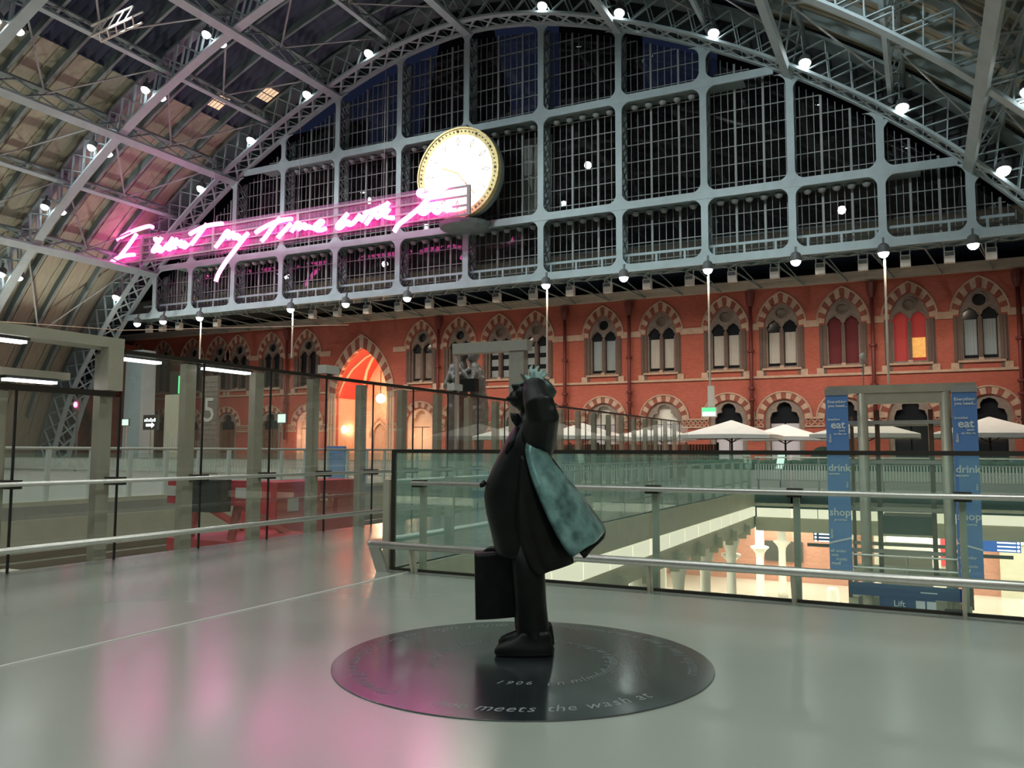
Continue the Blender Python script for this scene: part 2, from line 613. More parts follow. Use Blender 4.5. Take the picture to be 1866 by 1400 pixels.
# ---- train shed ribs
for i, yr in enumerate(RIBS):
    r_ = root('roof_beam', (XC, yr, 0))
    ss = stations(76)
    hw = 0.70 if i == 0 else 0.24
    f = MB()
    if i == 0:
        ribbon(f, ss, 0.0, 0.14, yr - hw - 0.18, yr - hw + 0.18)
        ribbon(f, ss, 0.0, 0.14, yr + hw - 0.18, yr + hw + 0.18)
    else:
        ribbon(f, ss, 0.0, 0.12, yr - hw - 0.07, yr + hw + 0.07)
    f.build('inner_flange', 'steel_blue', r_)
    f = MB()
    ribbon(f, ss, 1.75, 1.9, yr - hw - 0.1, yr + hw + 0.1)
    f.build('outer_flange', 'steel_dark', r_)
    f = MB()
    for y in (yr - hw, yr + hw):
        for k in range(len(ss) - 1):
            f.bar(rp(ss[k], 0.1, y), rp(ss[k + 1], 1.8, y), 0.05, 0.15, (0, 1, 0))
            f.bar(rp(ss[k], 1.8, y), rp(ss[k + 1], 0.1, y), 0.05, 0.15, (0, 1, 0))
    f.build('web_lattice', 'steel_blue', r_)
    if i == 0:
        f = MB()
        for k in range(len(ss) - 1):
            f.bar(rp(ss[k], 0.07, yr - hw), rp(ss[k + 1], 0.07, yr + hw), 0.12, 0.05, normal(ss[k]))
            f.bar(rp(ss[k], 0.07, yr + hw), rp(ss[k + 1], 0.07, yr - hw), 0.12, 0.05, normal(ss[k]))
        f.build('soffit_lattice', 'steel_blue', r_)

# ---- purlins
POSTX = [-52.85, -49.05, -44.75, -40.2, -35.4, -30.3, -25.2, -20.05, -15.12, -10.25, -5.7, -1.45, 2.4, 6.2, 9.4]
Y0, Y1 = -11.0, 44.0
for k, s in enumerate([-32.5, -27.6, -23.9, -19.6, -15.0, -10.2, -5.1, 0, 5.1, 10.1, 15.0, 19.5, 23.8, 27.6, 31.5]):
    main = k % 2 == 1
    r_ = root('roof_beam', (XC + s, 16, prof(s)))
    f = MB()
    n = normal(s)
    if main:
        f.bar(rp(s, -0.05, Y0), rp(s, -0.05, Y1), 0.52, 0.22, n)
        f.build('lower_flange', 'steel_blue', r_)
        f = MB()
        f.bar(rp(s, 1.7, Y0), rp(s, 1.7, Y1), 0.24, 0.2, n)
        st = 2.28
        q = int((Y1 - Y0) / st)
        for j in range(q):
            a, b = Y1 - j * st, Y1 - (j + 1) * st
            f.bar(rp(s, 0.3, a), rp(s, 1.65, b), 0.07, 0.09, n)
            f.bar(rp(s, 1.65, a), rp(s, 0.3, b), 0.07, 0.09, n)
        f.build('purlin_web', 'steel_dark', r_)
    else:
        f.bar(rp(s, 0.85, Y0), rp(s, 0.85, Y1), 0.26, 0.16, n)
        f.build('lower_flange', 'steel_blue', r_)
        f = MB()
        f.bar(rp(s, 1.75, Y0), rp(s, 1.75, Y1), 0.2, 0.16, n)
        st = 1.52
        for j in range(int((Y1 - Y0) / st)):
            a, b = Y1 - j * st, Y1 - (j + 1) * st
            f.bar(rp(s, 1.0, a), rp(s, 1.7, b), 0.05, 0.06, n)
            f.bar(rp(s, 1.7, a), rp(s, 1.0, b), 0.05, 0.06, n)
        f.build('purlin_web', 'steel_dark', r_)

# ---- rafters between the ribs, wind braces, roof skin
for i in range(len(RIBS) - 1):
    ya, yb = RIBS[i], RIBS[i + 1]
    for j in (1, 2, 3):
        y = ya + (yb - ya) * j / 4
        f = MB()
        ribbon(f, stations(52, -36, 36), 1.75, 2.2, y - 0.09, y + 0.09)
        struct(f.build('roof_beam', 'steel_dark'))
    nodes = [-32.5, -27.6, -23.9, -19.6, -15.0, -10.2, -5.1, 0, 5.1, 10.1, 15.0, 19.5, 23.8, 27.6, 31.5]
    for j in range(0, len(nodes) - 1):
        f = MB()
        a, b = (ya, yb) if j % 2 == 0 else (yb, ya)
        ym = (ya + yb) / 2
        f.bar(rp(nodes[j], 1.35, ym), rp(nodes[j + 1], 1.35, a), 0.11, 0.05, normal(nodes[j]))
        f.bar(rp(nodes[j], 1.35, ym), rp(nodes[j + 1], 1.35, b), 0.11, 0.05, normal(nodes[j]))
        struct(f.build('roof_beam_brace', 'bars'))
    for nm, s0, s1, m_ in (('ceiling_boards', -37.2, -17.2, 'boards'), ('ceiling_glazing', -17.2, 17.2, 'roofglass'), ('ceiling_boards', 17.2, 37.2, 'boards')):
        f = MB()
        ss = stations(30, s0, s1)
        if m_ == 'boards':
            ribbon(f, ss, 2.2, 2.3, yb, ya)
        else:
            # ridge-and-furrow glazing bars run along the slope
            nb = 16
            rows = []
            for s in ss:
                rows.append([rp(s, 2.2 + (0.28 if k % 2 else 0.0), yb + (ya - yb) * k / (2 * nb)) for k in range(2 * nb + 1)])
            f.loft(rows, cap=False, closed=False)
        struct(f.build(nm, m_))
    # board cover strips
    f = MB()
    for s0, s1 in ((-36.5, -17.2), (17.2, 36.5)):
        for y in np.arange(yb + 0.57, ya, 1.14):
            ribbon(f, stations(16, s0, s1), 2.14, 2.2, y - 0.03, y + 0.03)
    struct(f.build('ceiling_board_strips', 'boards'))

# near-black ring added for the spandrel's darkness, hides the hotel behind the end rib
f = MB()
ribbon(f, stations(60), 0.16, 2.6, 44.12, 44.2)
struct(f.build('wall_spandrel_shade', 'gloom'))
# two reflections in the roof glass beside the gable, added as glowing panels
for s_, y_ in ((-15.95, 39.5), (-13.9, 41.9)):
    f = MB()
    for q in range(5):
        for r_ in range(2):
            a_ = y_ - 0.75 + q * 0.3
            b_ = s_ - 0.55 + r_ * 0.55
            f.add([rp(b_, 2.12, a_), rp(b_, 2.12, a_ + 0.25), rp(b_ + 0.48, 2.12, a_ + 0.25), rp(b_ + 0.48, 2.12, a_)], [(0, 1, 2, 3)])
    struct(f.build('window_roof', 'warmreflection'))  # no window: added panels standing in for reflections in the roof glass
# stout pier under the left end of the gable
r_ = root('column_pier', (-55.9, 45.5, 0))
f = MB()
f.loft([[(-55.9 + a * w_, 45.5 + b * w_, z) for a, b in ((-1, -0.7), (1, -0.7), (1, 0.7), (-1, 0.7))] for w_, z in ((1.1, 0), (1.1, 0.6), (0.98, 0.8), (0.92, 9.4))])
f.build('pier_shaft', 'steel_blue', r_)

# ---- the glazed gable screen
LZ = [11.85, 15.47, 21.75]
GY = 44.0


def fillet(mb, x, z, sx, sz, r=0.55):
    pts = [(x, z), (x + sx * r, z)]
    for a in np.linspace(0, PI / 2, 7)[1:-1]:
        pts.append((x + sx * (r - r * math.sin(a)), z + sz * (r - r * math.cos(a))))
    pts.append((x, z + sz * r))
    mb.prism(pts, XZ(GY), -0.05, 0.05)


for k, x in enumerate(POSTX):
    top = prof(x - XC) + 0.1
    if top < LZ[0] + 0.5:
        continue
    r_ = root('column_gable', (x, GY, LZ[0]))
    f = MB()
    f.box((x - 0.19, GY - 0.06, LZ[0]), (x + 0.19, GY + 0.06, top))
    for z in LZ:
        if z < top:
            for sx in (-1, 1):
                if k == 0 and sx < 0 and z > LZ[0]:
                    continue
                if z + 0.8 < prof(x + sx * 0.8 - XC):
                    fillet(f, x + sx * 0.18, z + 0.2, sx, 1)
                if z > LZ[0]:
                    fillet(f, x + sx * 0.18, z - 0.2, sx, -1)
    for sx in (-1, 1):
        zt = prof(x + sx * 0.3 - XC)
        fillet(f, x + sx * 0.18, zt, sx, -1, 0.6)
    f.build('front_flange', 'steel_blue', r_)
    f = MB()
    f.box((x - 0.16, GY + 1.0, LZ[0]), (x + 0.16, GY + 1.12, top))
    n = max(2, int((top - LZ[0]) / 0.95))
    for xs in (x - 0.13, x + 0.13):
        for j in range(n):
            za, zb = LZ[0] + (top - LZ[0]) * j / n, LZ[0] + (top - LZ[0]) * (j + 1) / n
            f.bar((xs, GY, za), (xs, GY + 1.05, zb), 0.04, 0.09, (0, 1, 0))
            f.bar((xs, GY, zb), (xs, GY + 1.05, za), 0.04, 0.09, (0, 1, 0))
    f.build('web_lattice', 'steel_dark', r_)

for j, z in enumerate(LZ):
    sp = span(z)
    xa, xb = max(XC - sp, -60), min(XC + sp, 11)
    r_ = root('beam_gable', ((xa + xb) / 2, GY, z))
    f = MB()
    f.box((xa, GY - 0.07, z - 0.22), (xb, GY + 0.05, z + 0.22))
    f.build('front_flange', 'steel_blue', r_)
    f = MB()
    f.box((xa + 1.6, GY + 0.1, z - 0.20), (xb - 1.6, GY + 1.1, z - 0.12)) if j else None
    if j == 0:
        f.box((xa, GY + 1.5, z - 0.15), (xb, GY + 1.62, z + 0.15))
        n = int((xb - xa) / 1.2)
        for q in range(n):
            a, b = xa + (xb - xa) * q / n, xa + (xb - xa) * (q + 1) / n
            f.bar((a, GY, z - 0.16), (b, GY + 1.55, z - 0.16), 0.10, 0.06)
            f.bar((b, GY, z - 0.16), (a, GY + 1.55, z - 0.16), 0.10, 0.06)
        f.box((xa, GY + 0.12, z - 0.02), (xb, GY + 1.5, z + 0.02))
    f.build('soffit', 'steel_dark', r_)
    if j == 0:
        f = MB()
        f.box((xa + 1.2, GY + 0.45, z + 0.78), (xb - 1.2, GY + 0.55, z + 0.92))
        for x in np.arange(-52.0, 9, 1.62):
            f.box((x - 0.06, GY + 0.46, z + 0.2), (x + 0.06, GY + 0.54, z + 0.8))
        f.build('walkway_rail', 'steel_blue', r_)

xs = [XC - span(LZ[0])] + POSTX
wn = 0
for k in range(len(xs) - 1):
    xa, xb = xs[k], xs[k + 1]
    for j, z in enumerate(LZ):
        za = z
        if max(prof(xa - XC), prof(xb - XC)) < za + 0.6:
            continue
        zb = LZ[j + 1] if j < 2 else 99
        wn += 1
        r_ = root('window_%d' % wn, ((xa + xb) / 2, GY + 1.05, za))
        cl = lambda x: min(zb, prof(x - XC))
        f = MB()
        yb_ = GY + 1.05
        L = xb - xa
        for t in range(1, 12):
            x = xa + L * t / 12
            wd = 0.12 if t % 4 == 0 else 0.036
            if cl(x) > za + 0.15:
                f.box((x - wd / 2, yb_ - wd / 2, za), (x + wd / 2, yb_ + wd / 2, cl(x)))
        top = max(cl(xa), cl(xb), cl((xa + xb) / 2))
        nz = max(2, round((min(top, zb) - za) / 1.02))
        for q in range(1, nz + 1):
            zz = za + 1.02 * q - (0.4 if j == 0 else 0.2)
            if zz > top - 0.1:
                break
            x0, x1 = xa, xb
            if cl(x0) < zz:
                x0 = max(x0, XC - span(zz))
            if cl(x1) < zz:
                x1 = min(x1, XC + span(zz))
            if x1 - x0 > 0.2:
                f.box((x0, yb_ - 0.035, zz - 0.022), (x1, yb_ + 0.035, zz + 0.022))
        f.build('glazing_bars', 'bars', r_)
        pts = [(xa, za), (xb, za)] + [(x, max(za + 0.01, cl(x))) for x in np.linspace(xb, xa, 9)]
        f = MB()
        f.add([(a, yb_ + 0.04, b) for a, b in pts], [tuple(range(len(pts)))])
        f.build('pane', 'pane', r_)
        if j < 2 and prof(xa - XC) > zb and prof(xb - XC) > zb:
            f = MB()
            for q in range(5):
                cx = xa + 0.35 + (L - 0.7) * (q + 0.5) / 5
                f.lathe([(0.02, -0.22), (0.13, -0.19), (0.2, -0.10), (0.22, 0.0), (0.05, 0.04)], (cx, GY + 0.62, zb - 0.3), 10)
            f.build('valance', 'bars', r_)

# white reveal panel to the right of the clock
f = MB()
f.box((-22.3, 46.2, 15.9), (-20.3, 46.3, 21.4))
struct(f.build('wall_reveal', 'white'))

# ---- hotel front
FY = 52.0
HOTEL_W = [-64.5, -61.0, -57.4, -54.3, -52.0, -48.3, -44.5, -33.55, -30.28, -26.96, -24.1, -19.1, -15.1, -10.95, -7.55, -4.05, -0.5, 3.03, 7.2]
HOTEL_G = [-64.5, -61.0, -57.4, -53.1, -48.3, -44.3, -33.6, -30.2, -25.6, -19.1, -14.95, -10.85, -7.5, -4.0, -0.6, 3.3, 7.2]


def parch(cx, z0, hw, rise, n=9):
    c = (rise * rise - hw * hw) / (2 * hw)
    R = hw + c
    a1 = math.atan2(rise, c)
    L = [(cx - c + R * math.cos(a), z0 + R * math.sin(a)) for a in np.linspace(0, a1, n)]
    return L + [(2 * cx - x, z) for x, z in reversed(L[:-1])]


def rarch(cx, z0, r, n=15):
    return [(cx + r * math.cos(a), z0 + r * math.sin(a)) for a in np.linspace(0, PI, n)]


holes = []
for x in HOTEL_W:
    holes.append([(x - 1.0, 6.6), (x + 1.0, 6.6)] + parch(x, 9.2, 1.0, 1.5))
for x in HOTEL_G:
    holes.append([(x - 1.15, 0.02), (x + 1.15, 0.02)] + rarch(x, 3.55, 1.15))
BA = -39.05
holes.append([(BA - 2.5, 0.02), (BA + 2.5, 0.02)] + parch(BA, 5.6, 2.5, 3.95))
f = MB()
f.plate([[(-90, 0), (14, 0), (14, 12.0), (-90, 12.0)]] + holes, XZ(FY), 0, 0.45)
struct(f.build('wall_hotel', 'brick', fix=False))
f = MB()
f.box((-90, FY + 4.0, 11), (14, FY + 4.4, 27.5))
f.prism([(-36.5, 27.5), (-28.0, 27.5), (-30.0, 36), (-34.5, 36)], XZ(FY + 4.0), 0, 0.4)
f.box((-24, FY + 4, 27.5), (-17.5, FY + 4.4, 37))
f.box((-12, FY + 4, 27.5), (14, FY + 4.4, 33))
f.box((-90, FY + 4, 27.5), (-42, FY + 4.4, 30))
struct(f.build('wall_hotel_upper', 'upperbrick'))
f = MB()
f.box((-90, FY + 1.2, 0), (BA - 3.2, FY + 1.4, 12))
f.box((BA + 3.2, FY + 1.2, 0), (14, FY + 1.4, 12))
f.box((BA - 3.2, FY + 1.2, 10.2), (BA + 3.2, FY + 1.4, 12))
struct(f.build('wall_rooms', 'black'))

# string courses (interrupted at windows and arches)
f = MB()
gaps = sorted([(x - 1.32, x + 1.32) for x in HOTEL_W] + [(BA - 3.0, BA + 3.0)])
x0 = -90
for a, b in gaps + [(14, 15)]:
    if a > x0:
        f.box((x0, FY - 0.09, 9.02), (a, FY, 9.42))
    x0 = max(x0, b)
struct(f.build('trim_1', 'stone'))
f = MB()
x0 = -90
for a, b in [(BA - 3.0, BA + 3.0), (14, 15)]:
    f.box((x0, FY - 0.12, 6.02), (a, FY, 6.16))
    x0 = b
struct(f.build('trim_2', 'stone'))
f = MB()
x0 = -90
for a, b in sorted([(x - 1.2, x + 1.2) for x in HOTEL_G] + [(BA - 2.6, BA + 2.6)]) + [(14, 15)]:
    if a > x0 + 0.1:
        f.box((x0, FY - 0.1, 3.5), (a, FY, 3.6))
        f.box((x0, FY - 0.07, 3.0), (a, FY, 3.1))
        n = max(1, int((a - x0) / 0.28))
        for q in range(n):
            u0 = x0 + (a - x0) * q / n
            u1 = x0 + (a - x0) * (q + 1) / n
            f.bar((u0, FY - 0.03, 3.1), (u1, FY - 0.03, 3.5), 0.06, 0.06, (0, 1, 0))
            f.bar((u0, FY - 0.03, 3.5), (u1, FY - 0.03, 3.1), 0.06, 0.06, (0, 1, 0))
    x0 = max(x0, b)
struct(f.build('trim_3', 'stone'))


def voussoirs(parent, outer, inner, nseg, y0, y1, m_a='stone', m_b='brickdark', hood=True):
    A, B = MB(), MB()

    def samp(pl, t):
        d = [0]
        for p, q in zip(pl[:-1], pl[1:]):
            d.append(d[-1] + math.hypot(q[0] - p[0], q[1] - p[1]))
        t *= d[-1]
        return (float(np.interp(t, d, [p[0] for p in pl])), float(np.interp(t, d, [p[1] for p in pl])))
    for q in range(nseg):
        t0, t1 = q / nseg, (q + 1) / nseg
        tm = (t0 + t1) / 2
        pts = [samp(outer, t0), samp(outer, tm), samp(outer, t1), samp(inner, t1), samp(inner, tm), samp(inner, t0)]
        (A if q % 2 == 0 else B).prism(pts, XZ(0), y0, y1)
    B.build('arch_bricks', m_b, parent)
    A.build('arch_stones', m_a, parent)
    if hood:
        h = MB()
        h.tube([(a, y0 + 0.0, b) for a, b in outer], 0.055, 6)
        h.build('hood_mould', m_a, parent)


NW = wn
looks = {-19.1: 'blind', -15.1: 'curtain', -10.95: 'curtain', -7.55: 'curtain', -4.05: 'red', -0.5: 'lamp', 3.03: 'blind', -26.96: 'sash', -24.1: 'sash',
         -33.55: 'dimcurtain', -30.28: 'dimcurtain'}
for x in HOTEL_W:
    NW += 1
    r_ = root('window_%d' % NW, (x, FY, 6.2))
    voussoirs(r_, parch(x, 9.2, 1.45, 2.12), parch(x, 9.2, 1.03, 1.55), 15, FY - 0.05, FY + 0.2)
    f = MB()
    lan = lambda cx, hw: [(cx - hw, 6.75), (cx + hw, 6.75), (cx + hw, 8.95), (cx + hw * 1.25, 9.15), (cx + hw * 0.75, 9.42), (cx, 9.62),
                          (cx - hw * 0.75, 9.42), (cx - hw * 1.25, 9.15), (cx - hw, 8.95)]
    circ = [(x + 0.34 * math.cos(a), 10.02 + 0.34 * math.sin(a)) for a in np.linspace(0, 2 * PI, 17)[:-1]]
    f.plate([[(x - 1.03, 6.55), (x + 1.03, 6.55)] + parch(x, 9.2, 1.03, 1.55), circ, lan(x - 0.47, 0.36), lan(x + 0.47, 0.36)], XZ(FY), 0.14, 0.36)
    for sx in (-1, 1):
        f.tube([(x + sx * 0.47 + 0.40 * math.cos(a), FY + 0.13, 9.15 + 0.5 * math.sin(a)) for a in np.linspace(0.1, PI - 0.1, 9)], 0.045, 6)
    f.tube([(x + 0.4 * math.cos(a), FY + 0.13, 10.02 + 0.4 * math.sin(a)) for a in np.linspace(0, 2 * PI, 17)], 0.05, 6)
    f.build('tracery', 'stonegrey', r_, fix=False)
    f = MB()
    for sx in (-1, 1):
        for q, dx in enumerate((1.06, 1.2)):
            f.tube([(x + sx * dx, FY - 0.04 + 0.06 * (1 - q), 6.6), (x + sx * dx, FY - 0.04 + 0.06 * (1 - q), 9.1)], 0.075, 8)
        f.box((x + sx * 1.13 - 0.2, FY - 0.04, 6.16), (x + sx * 1.13 + 0.2, FY + 0.05, 9.1))
    f.box((x - 0.1, FY + 0.08, 6.7), (x + 0.1, FY + 0.3, 9.05))
    f.build('jambs', 'shaft', r_)
    f = MB()
    f.box((x - 1.15, FY - 0.16, 6.5), (x + 1.15, FY + 0.2, 6.62))
    for sx in (-1, 1):
        f.box((x + sx * 1.3 - 0.2, FY - 0.1, 6.16), (x + sx * 1.3 + 0.2, FY + 0.02, 6.5))
    f.box((x - 0.12, FY - 0.05, 6.62), (x + 0.12, FY + 0.14, 6.78))
    f.build('sill', 'stone', r_)
    lk = looks.get(x, 'dark')
    for sx in (-1, 1):
        cx = x + sx * 0.47
        f = MB()
        f.box((cx - 0.44, FY + 0.4, 6.7), (cx + 0.44, FY + 0.42, 9.7))
        f.build('pane', {'red': 'maroonroom', 'lamp': 'redroom'}[lk] if lk in ('red', 'lamp') else 'winpane', r_)
        if lk in ('curtain', 'blind', 'dimcurtain'):
            f = MB()
            n = 9
            f.loft([[(cx - 0.31 + 0.62 * q / n, FY + 0.37 + (0.02 if q % 2 else 0), z) for q in range(n + 1)] for z in (6.95, 8.85 if lk != 'blind' else 8.95)],
                   cap=False, closed=False)
            f.build('curtain', {'curtain': 'curtain', 'blind': 'blind', 'dimcurtain': 'stonegrey'}[lk], r_)
        if lk == 'lamp' and sx > 0:
            f = MB()
            f.box((cx - 0.5, FY + 0.38, 6.95), (cx + 0.33, FY + 0.40, 8.1))
            f.build('lit_picture', 'lampgold', r_)
        if lk == 'sash':
            f = MB()
            for z in (6.8, 7.6, 8.4):
                f.box((cx - 0.3, FY + 0.38, z), (cx + 0.3, FY + 0.40, z + 0.48))
            f.build('blind', 'blind', r_)
    f = MB()
    f.box((x - 0.4, FY + 0.38, 9.6), (x + 0.4, FY + 0.4, 10.4))
    f.build('roundel', 'winpane' if lk in ('dark', 'blind', 'dimcurtain') else 'stonegrey', r_)

lit_doors = {-44.3: 1, -33.6: 1, -19.1: 2, -14.95: 2}  # lit doorways get paler, warmer colours that stand in for light
for k, x in enumerate(HOTEL_G):
    r_ = root('door_%d' % (k + 1), (x, FY, 0))
    voussoirs(r_, rarch(x, 3.55, 1.62), rarch(x, 3.55, 1.2), 15, FY - 0.06, FY + 0.1)
    f = MB()
    tre = [(-0.85, 3.55), (-0.72, 3.9), (-0.42, 3.98), (-0.45, 4.2), (-0.3, 4.45), (0, 4.56), (0.3, 4.45), (0.45, 4.2), (0.42, 3.98), (0.72, 3.9), (0.85, 3.55)]
    f.plate([[(x - 1.17, 0.02), (x - 0.85, 0.02)] + [(x + a, b) for a, b in tre] + [(x + 0.85, 0.02), (x + 1.17, 0.02)] + rarch(x, 3.55, 1.17)], XZ(FY), 0.1, 0.4)
    f.build('surround', 'stonegrey' if lit_doors.get(x) != 1 else 'warmlit', r_, fix=False)
    f = MB()
    f.box((x - 0.9, FY + 0.45, 3.3), (x + 0.9, FY + 0.48, 4.7))
    f.build('fanlight', 'warmlit' if lit_doors.get(x) == 1 else ('white' if lit_doors.get(x) == 2 else 'winpane'), r_)
    dm = 'warmlit' if lit_doors.get(x) == 1 else ('doorpale' if x > -20 and x < -5 else ('winpane' if x > -2 else 'timber'))
    for sx in (-1, 1):
        f = MB()
        f.box((x + sx * 0.43 - 0.39, FY + 0.36, 0.03), (x + sx * 0.43 + 0.39, FY + 0.42, 3.25))
        if x < -20:
            f.box((x + sx * 0.43 - 0.28, FY + 0.33, 0.4), (x + sx * 0.43 + 0.28, FY + 0.36, 1.3))
            f.box((x + sx * 0.43 - 0.28, FY + 0.33, 1.6), (x + sx * 0.43 + 0.28, FY + 0.36, 2.9))
        f.build('door_leaf', dm, r_)
for x in (-44.3, -33.6):
    l = point('doorway_light', (x, FY - 0.9, 2.6), 110, (1, 0.62, 0.38), 0.2)

# the tall pointed porch arch
r_ = root('door_40', (BA, FY, 0))
voussoirs(r_, parch(BA, 5.6, 3.15, 4.95), parch(BA, 5.6, 2.5, 3.95), 25, FY - 0.08, FY + 0.3)
f = MB()
for sx in (-1, 1):
    for dx in (2.55, 2.8, 3.05):
        f.tube([(BA + sx * dx, FY - 0.02 + 0.1 * (3.05 - dx), 0), (BA + sx * dx, FY - 0.02 + 0.1 * (3.05 - dx), 5.6)], 0.11, 8)
f.build('shafts', 'warmlit', r_)
f = MB()
a_ = parch(BA, 5.6, 2.9, 4.2)
f.loft([[(x, y, z) for x, z in a_] for y in (FY + 0.45, FY + 4.6)], cap=False, closed=False)
f.build('vault', 'vaultred', r_)
f = MB()
for sg in (-1, 1):
    p0 = []
    for t in np.linspace(0, 1, 9):
        j = t * (len(a_) - 1)
        i0 = int(min(j, len(a_) - 2))
        xx = a_[i0][0] + (a_[i0 + 1][0] - a_[i0][0]) * (j - i0)
        zz = a_[i0][1] + (a_[i0 + 1][1] - a_[i0][1]) * (j - i0)
        p0.append((xx, FY + 0.6 + (3.8 * t if sg > 0 else 3.8 * (1 - t)), zz - 0.05))
    f.tube(p0, 0.16, 6)
f.build('vault_ribs', 'warmlit', r_)
f = MB()
f.box((BA - 3.0, FY + 0.45, 0), (BA - 2.85, FY + 4.6, 5.7))
f.box((BA + 2.85, FY + 0.45, 0), (BA + 3.0, FY + 4.6, 5.7))
dd = [[(cx - 0.75, 0.02), (cx + 0.75, 0.02)] + parch(cx, 2.6, 0.75, 1.2) for cx in (BA - 1.4, BA + 1.4)]
f.plate([[(BA - 3, 0), (BA + 3, 0)] + parch(BA, 5.6, 3.0, 4.4)] + dd, XZ(FY + 4.5), 0, 0.2)
f.build('porch_walls', 'warmlit', r_, fix=False)
f = MB()
for cx in (BA - 1.4, BA + 1.4):
    f.tube([(x, FY + 4.45, z) for x, z in parch(cx, 2.6, 0.95, 1.6)], 0.1, 6)
    f.box((cx - 0.8, FY + 4.75, 0), (cx + 0.8, FY + 4.8, 3.9))
f.build('inner_doors', 'stone', r_)

# eaves gutter and canopy between gable and hotel
f = MB()
f.box((-90, FY - 0.55, 11.55), (14, FY - 0.02, 11.95))
f.box((-90, FY - 0.7, 11.9), (14, FY - 0.55, 12.05))
struct(f.build('trim_4', 'eave'))
f = MB()
f.box((-90, GY + 1.6, 13.4), (14, FY + 4, 13.5))
struct(f.build('ceiling_canopy', 'steel_dark'))
for k, x in enumerate(np.arange(-56, 9, 2.45)):
    f = MB()
    f.bar((x, GY + 1.6, 11.8), (x + 0.9, FY - 0.6, 11.5), 0.07, 0.07)
    f.bar((x, GY + 1.6, 11.8), (x, FY - 0.6, 13.0), 0.08, 0.1)
    f.bar((x + 0.9, FY - 0.6, 11.5), (x, GY + 5, 12.6), 0.05, 0.05)
    struct(f.build('beam_canopy', 'steel_dark'))

# side walls of the shed
def side_wall(name, x, flip):
    r_ = root(name, (x, 16, 0), PI / 2)
    f = MB()
    hs = []
    for yc in np.arange(-4, 48, 4.55):
        u = yc - 16
        hs.append([(u - 1.5, 0.05), (u + 1.5, 0.05)] + parch(u, 3.4, 1.5, 2.2))
        hs.append([(u - 1.2, 7.4), (u + 1.2, 7.4)] + rarch(u, 7.6, 1.2, 11))
    me = MB()
    me.plate([[(-32, 0), (36, 0), (36, 11), (-32, 11)]] + hs, lambda a, b, d: (a, d, b), 0, 0.4)
    o = bpy.data.meshes.new('brickwork')
    o.from_pydata(me.v, [], me.f)
    o.materials.append(M['brick'])
    ob = bpy.data.objects.new('brickwork', o)
    COL.objects.link(ob)
    ob.parent = r_
    me = MB()
    me.box((-32, 0.8, 0), (36, 0.9, 11))
    for lp in hs:
        me.tube([(a, -0.05, b) for a, b in lp[2:]], 0.22, 5)
    o = bpy.data.meshes.new('recess')
    o.from_pydata(me.v, [], me.f)
    o.materials.append(M['brickdark'])
    ob = bpy.data.objects.new('recess', o)
    COL.objects.link(ob)
    ob.parent = r_


side_wall('wall_left', -64.2, 1)
side_wall('wall_right', 13.2, -1)

# ---- floors
TR0, TR1 = -21.3, -10.25          # track bed between these
f = MB()
f.box((TR1, -16, -0.5), (14, 8.95, 0))
struct(f.build('floor', 'floor'))
f = MB()
f.box((TR1, 8.95, -0.5), (-6.15, 34, 0))
struct(f.build('floor_walkway', 'floor'))
f = MB()
f.box((TR1, 34, -0.5), (14, FY + 5, 0))
f.box((-90, 37.0, -0.5), (TR1, FY + 5, 0))
struct(f.build('floor_plaza', 'plaza'))
f = MB()
f.box((-64, -16, -0.5), (TR0, 37.0, 0))
struct(f.build('floor_platform', 'plaza'))
f = MB()
f.box((TR0, -16, -1.3), (TR1, 37, -1.05))
struct(f.build('floor_trackbed', 'concrete'))
f = MB()
f.box((TR0 + 0.01, -16, -1.05), (TR0 + 0.1, 37, -0.35))
struct(f.build('wall_platform_face', 'cream'))
f = MB()
f.box((-20, 5, -5.9), (16, 56, -5.6))
struct(f.build('floor_hall', 'hall'))
# metal strip let into the paving
f = MB()
f.bar((-5.84, 8.8, 0.003), (-5.84, -6, 0.003), 0.03, 0.006)
struct(f.build('floor_joint_strip', 'whitepaint'))

# void edges: fascia with a lit band
f = MB()
f.box((-6.25, 8.95, -0.62), (-6.1, 34.1, 0.0))
f.box((-6.25, 8.95, -1.5), (-6.15, 34.1, -1.02))
struct(f.build('trim_5', 'olive'))
for k, y in enumerate(np.arange(9.2, 33.9, 1.55)):
    f = MB()
    f.box((-6.2, y + 0.02, -1.02), (-6.09, min(y + 1.53, 34.0), -0.66))
    struct(f.build('trim_lit_panel', 'litstrip'))
f = MB()
f.box((-6.1, 34.0, -0.62), (14, 34.15, 0.0))
f.box((-6.1, 34.05, -1.6), (14, 34.2, -1.06))
struct(f.build('trim_6', 'olive'))
for k, x in enumerate(np.arange(-6.05, 13, 2.3)):
    f = MB()
    f.box((x + 0.02, 33.98, -1.05), (x + 2.28, 34.1, -0.70))
    struct(f.build('trim_lit_panel', 'litstrip'))
f = MB()
for y in np.arange(10.5, 34, 2.4):
    f.box((-6.35, y - 0.1, -1.75), (-6.1, y + 0.1, -1.2))
    f.box((-6.1, y - 0.06, -1.6), (-5.95, y + 0.06, -1.25))
struct(f.build('trim_7', 'olive'))
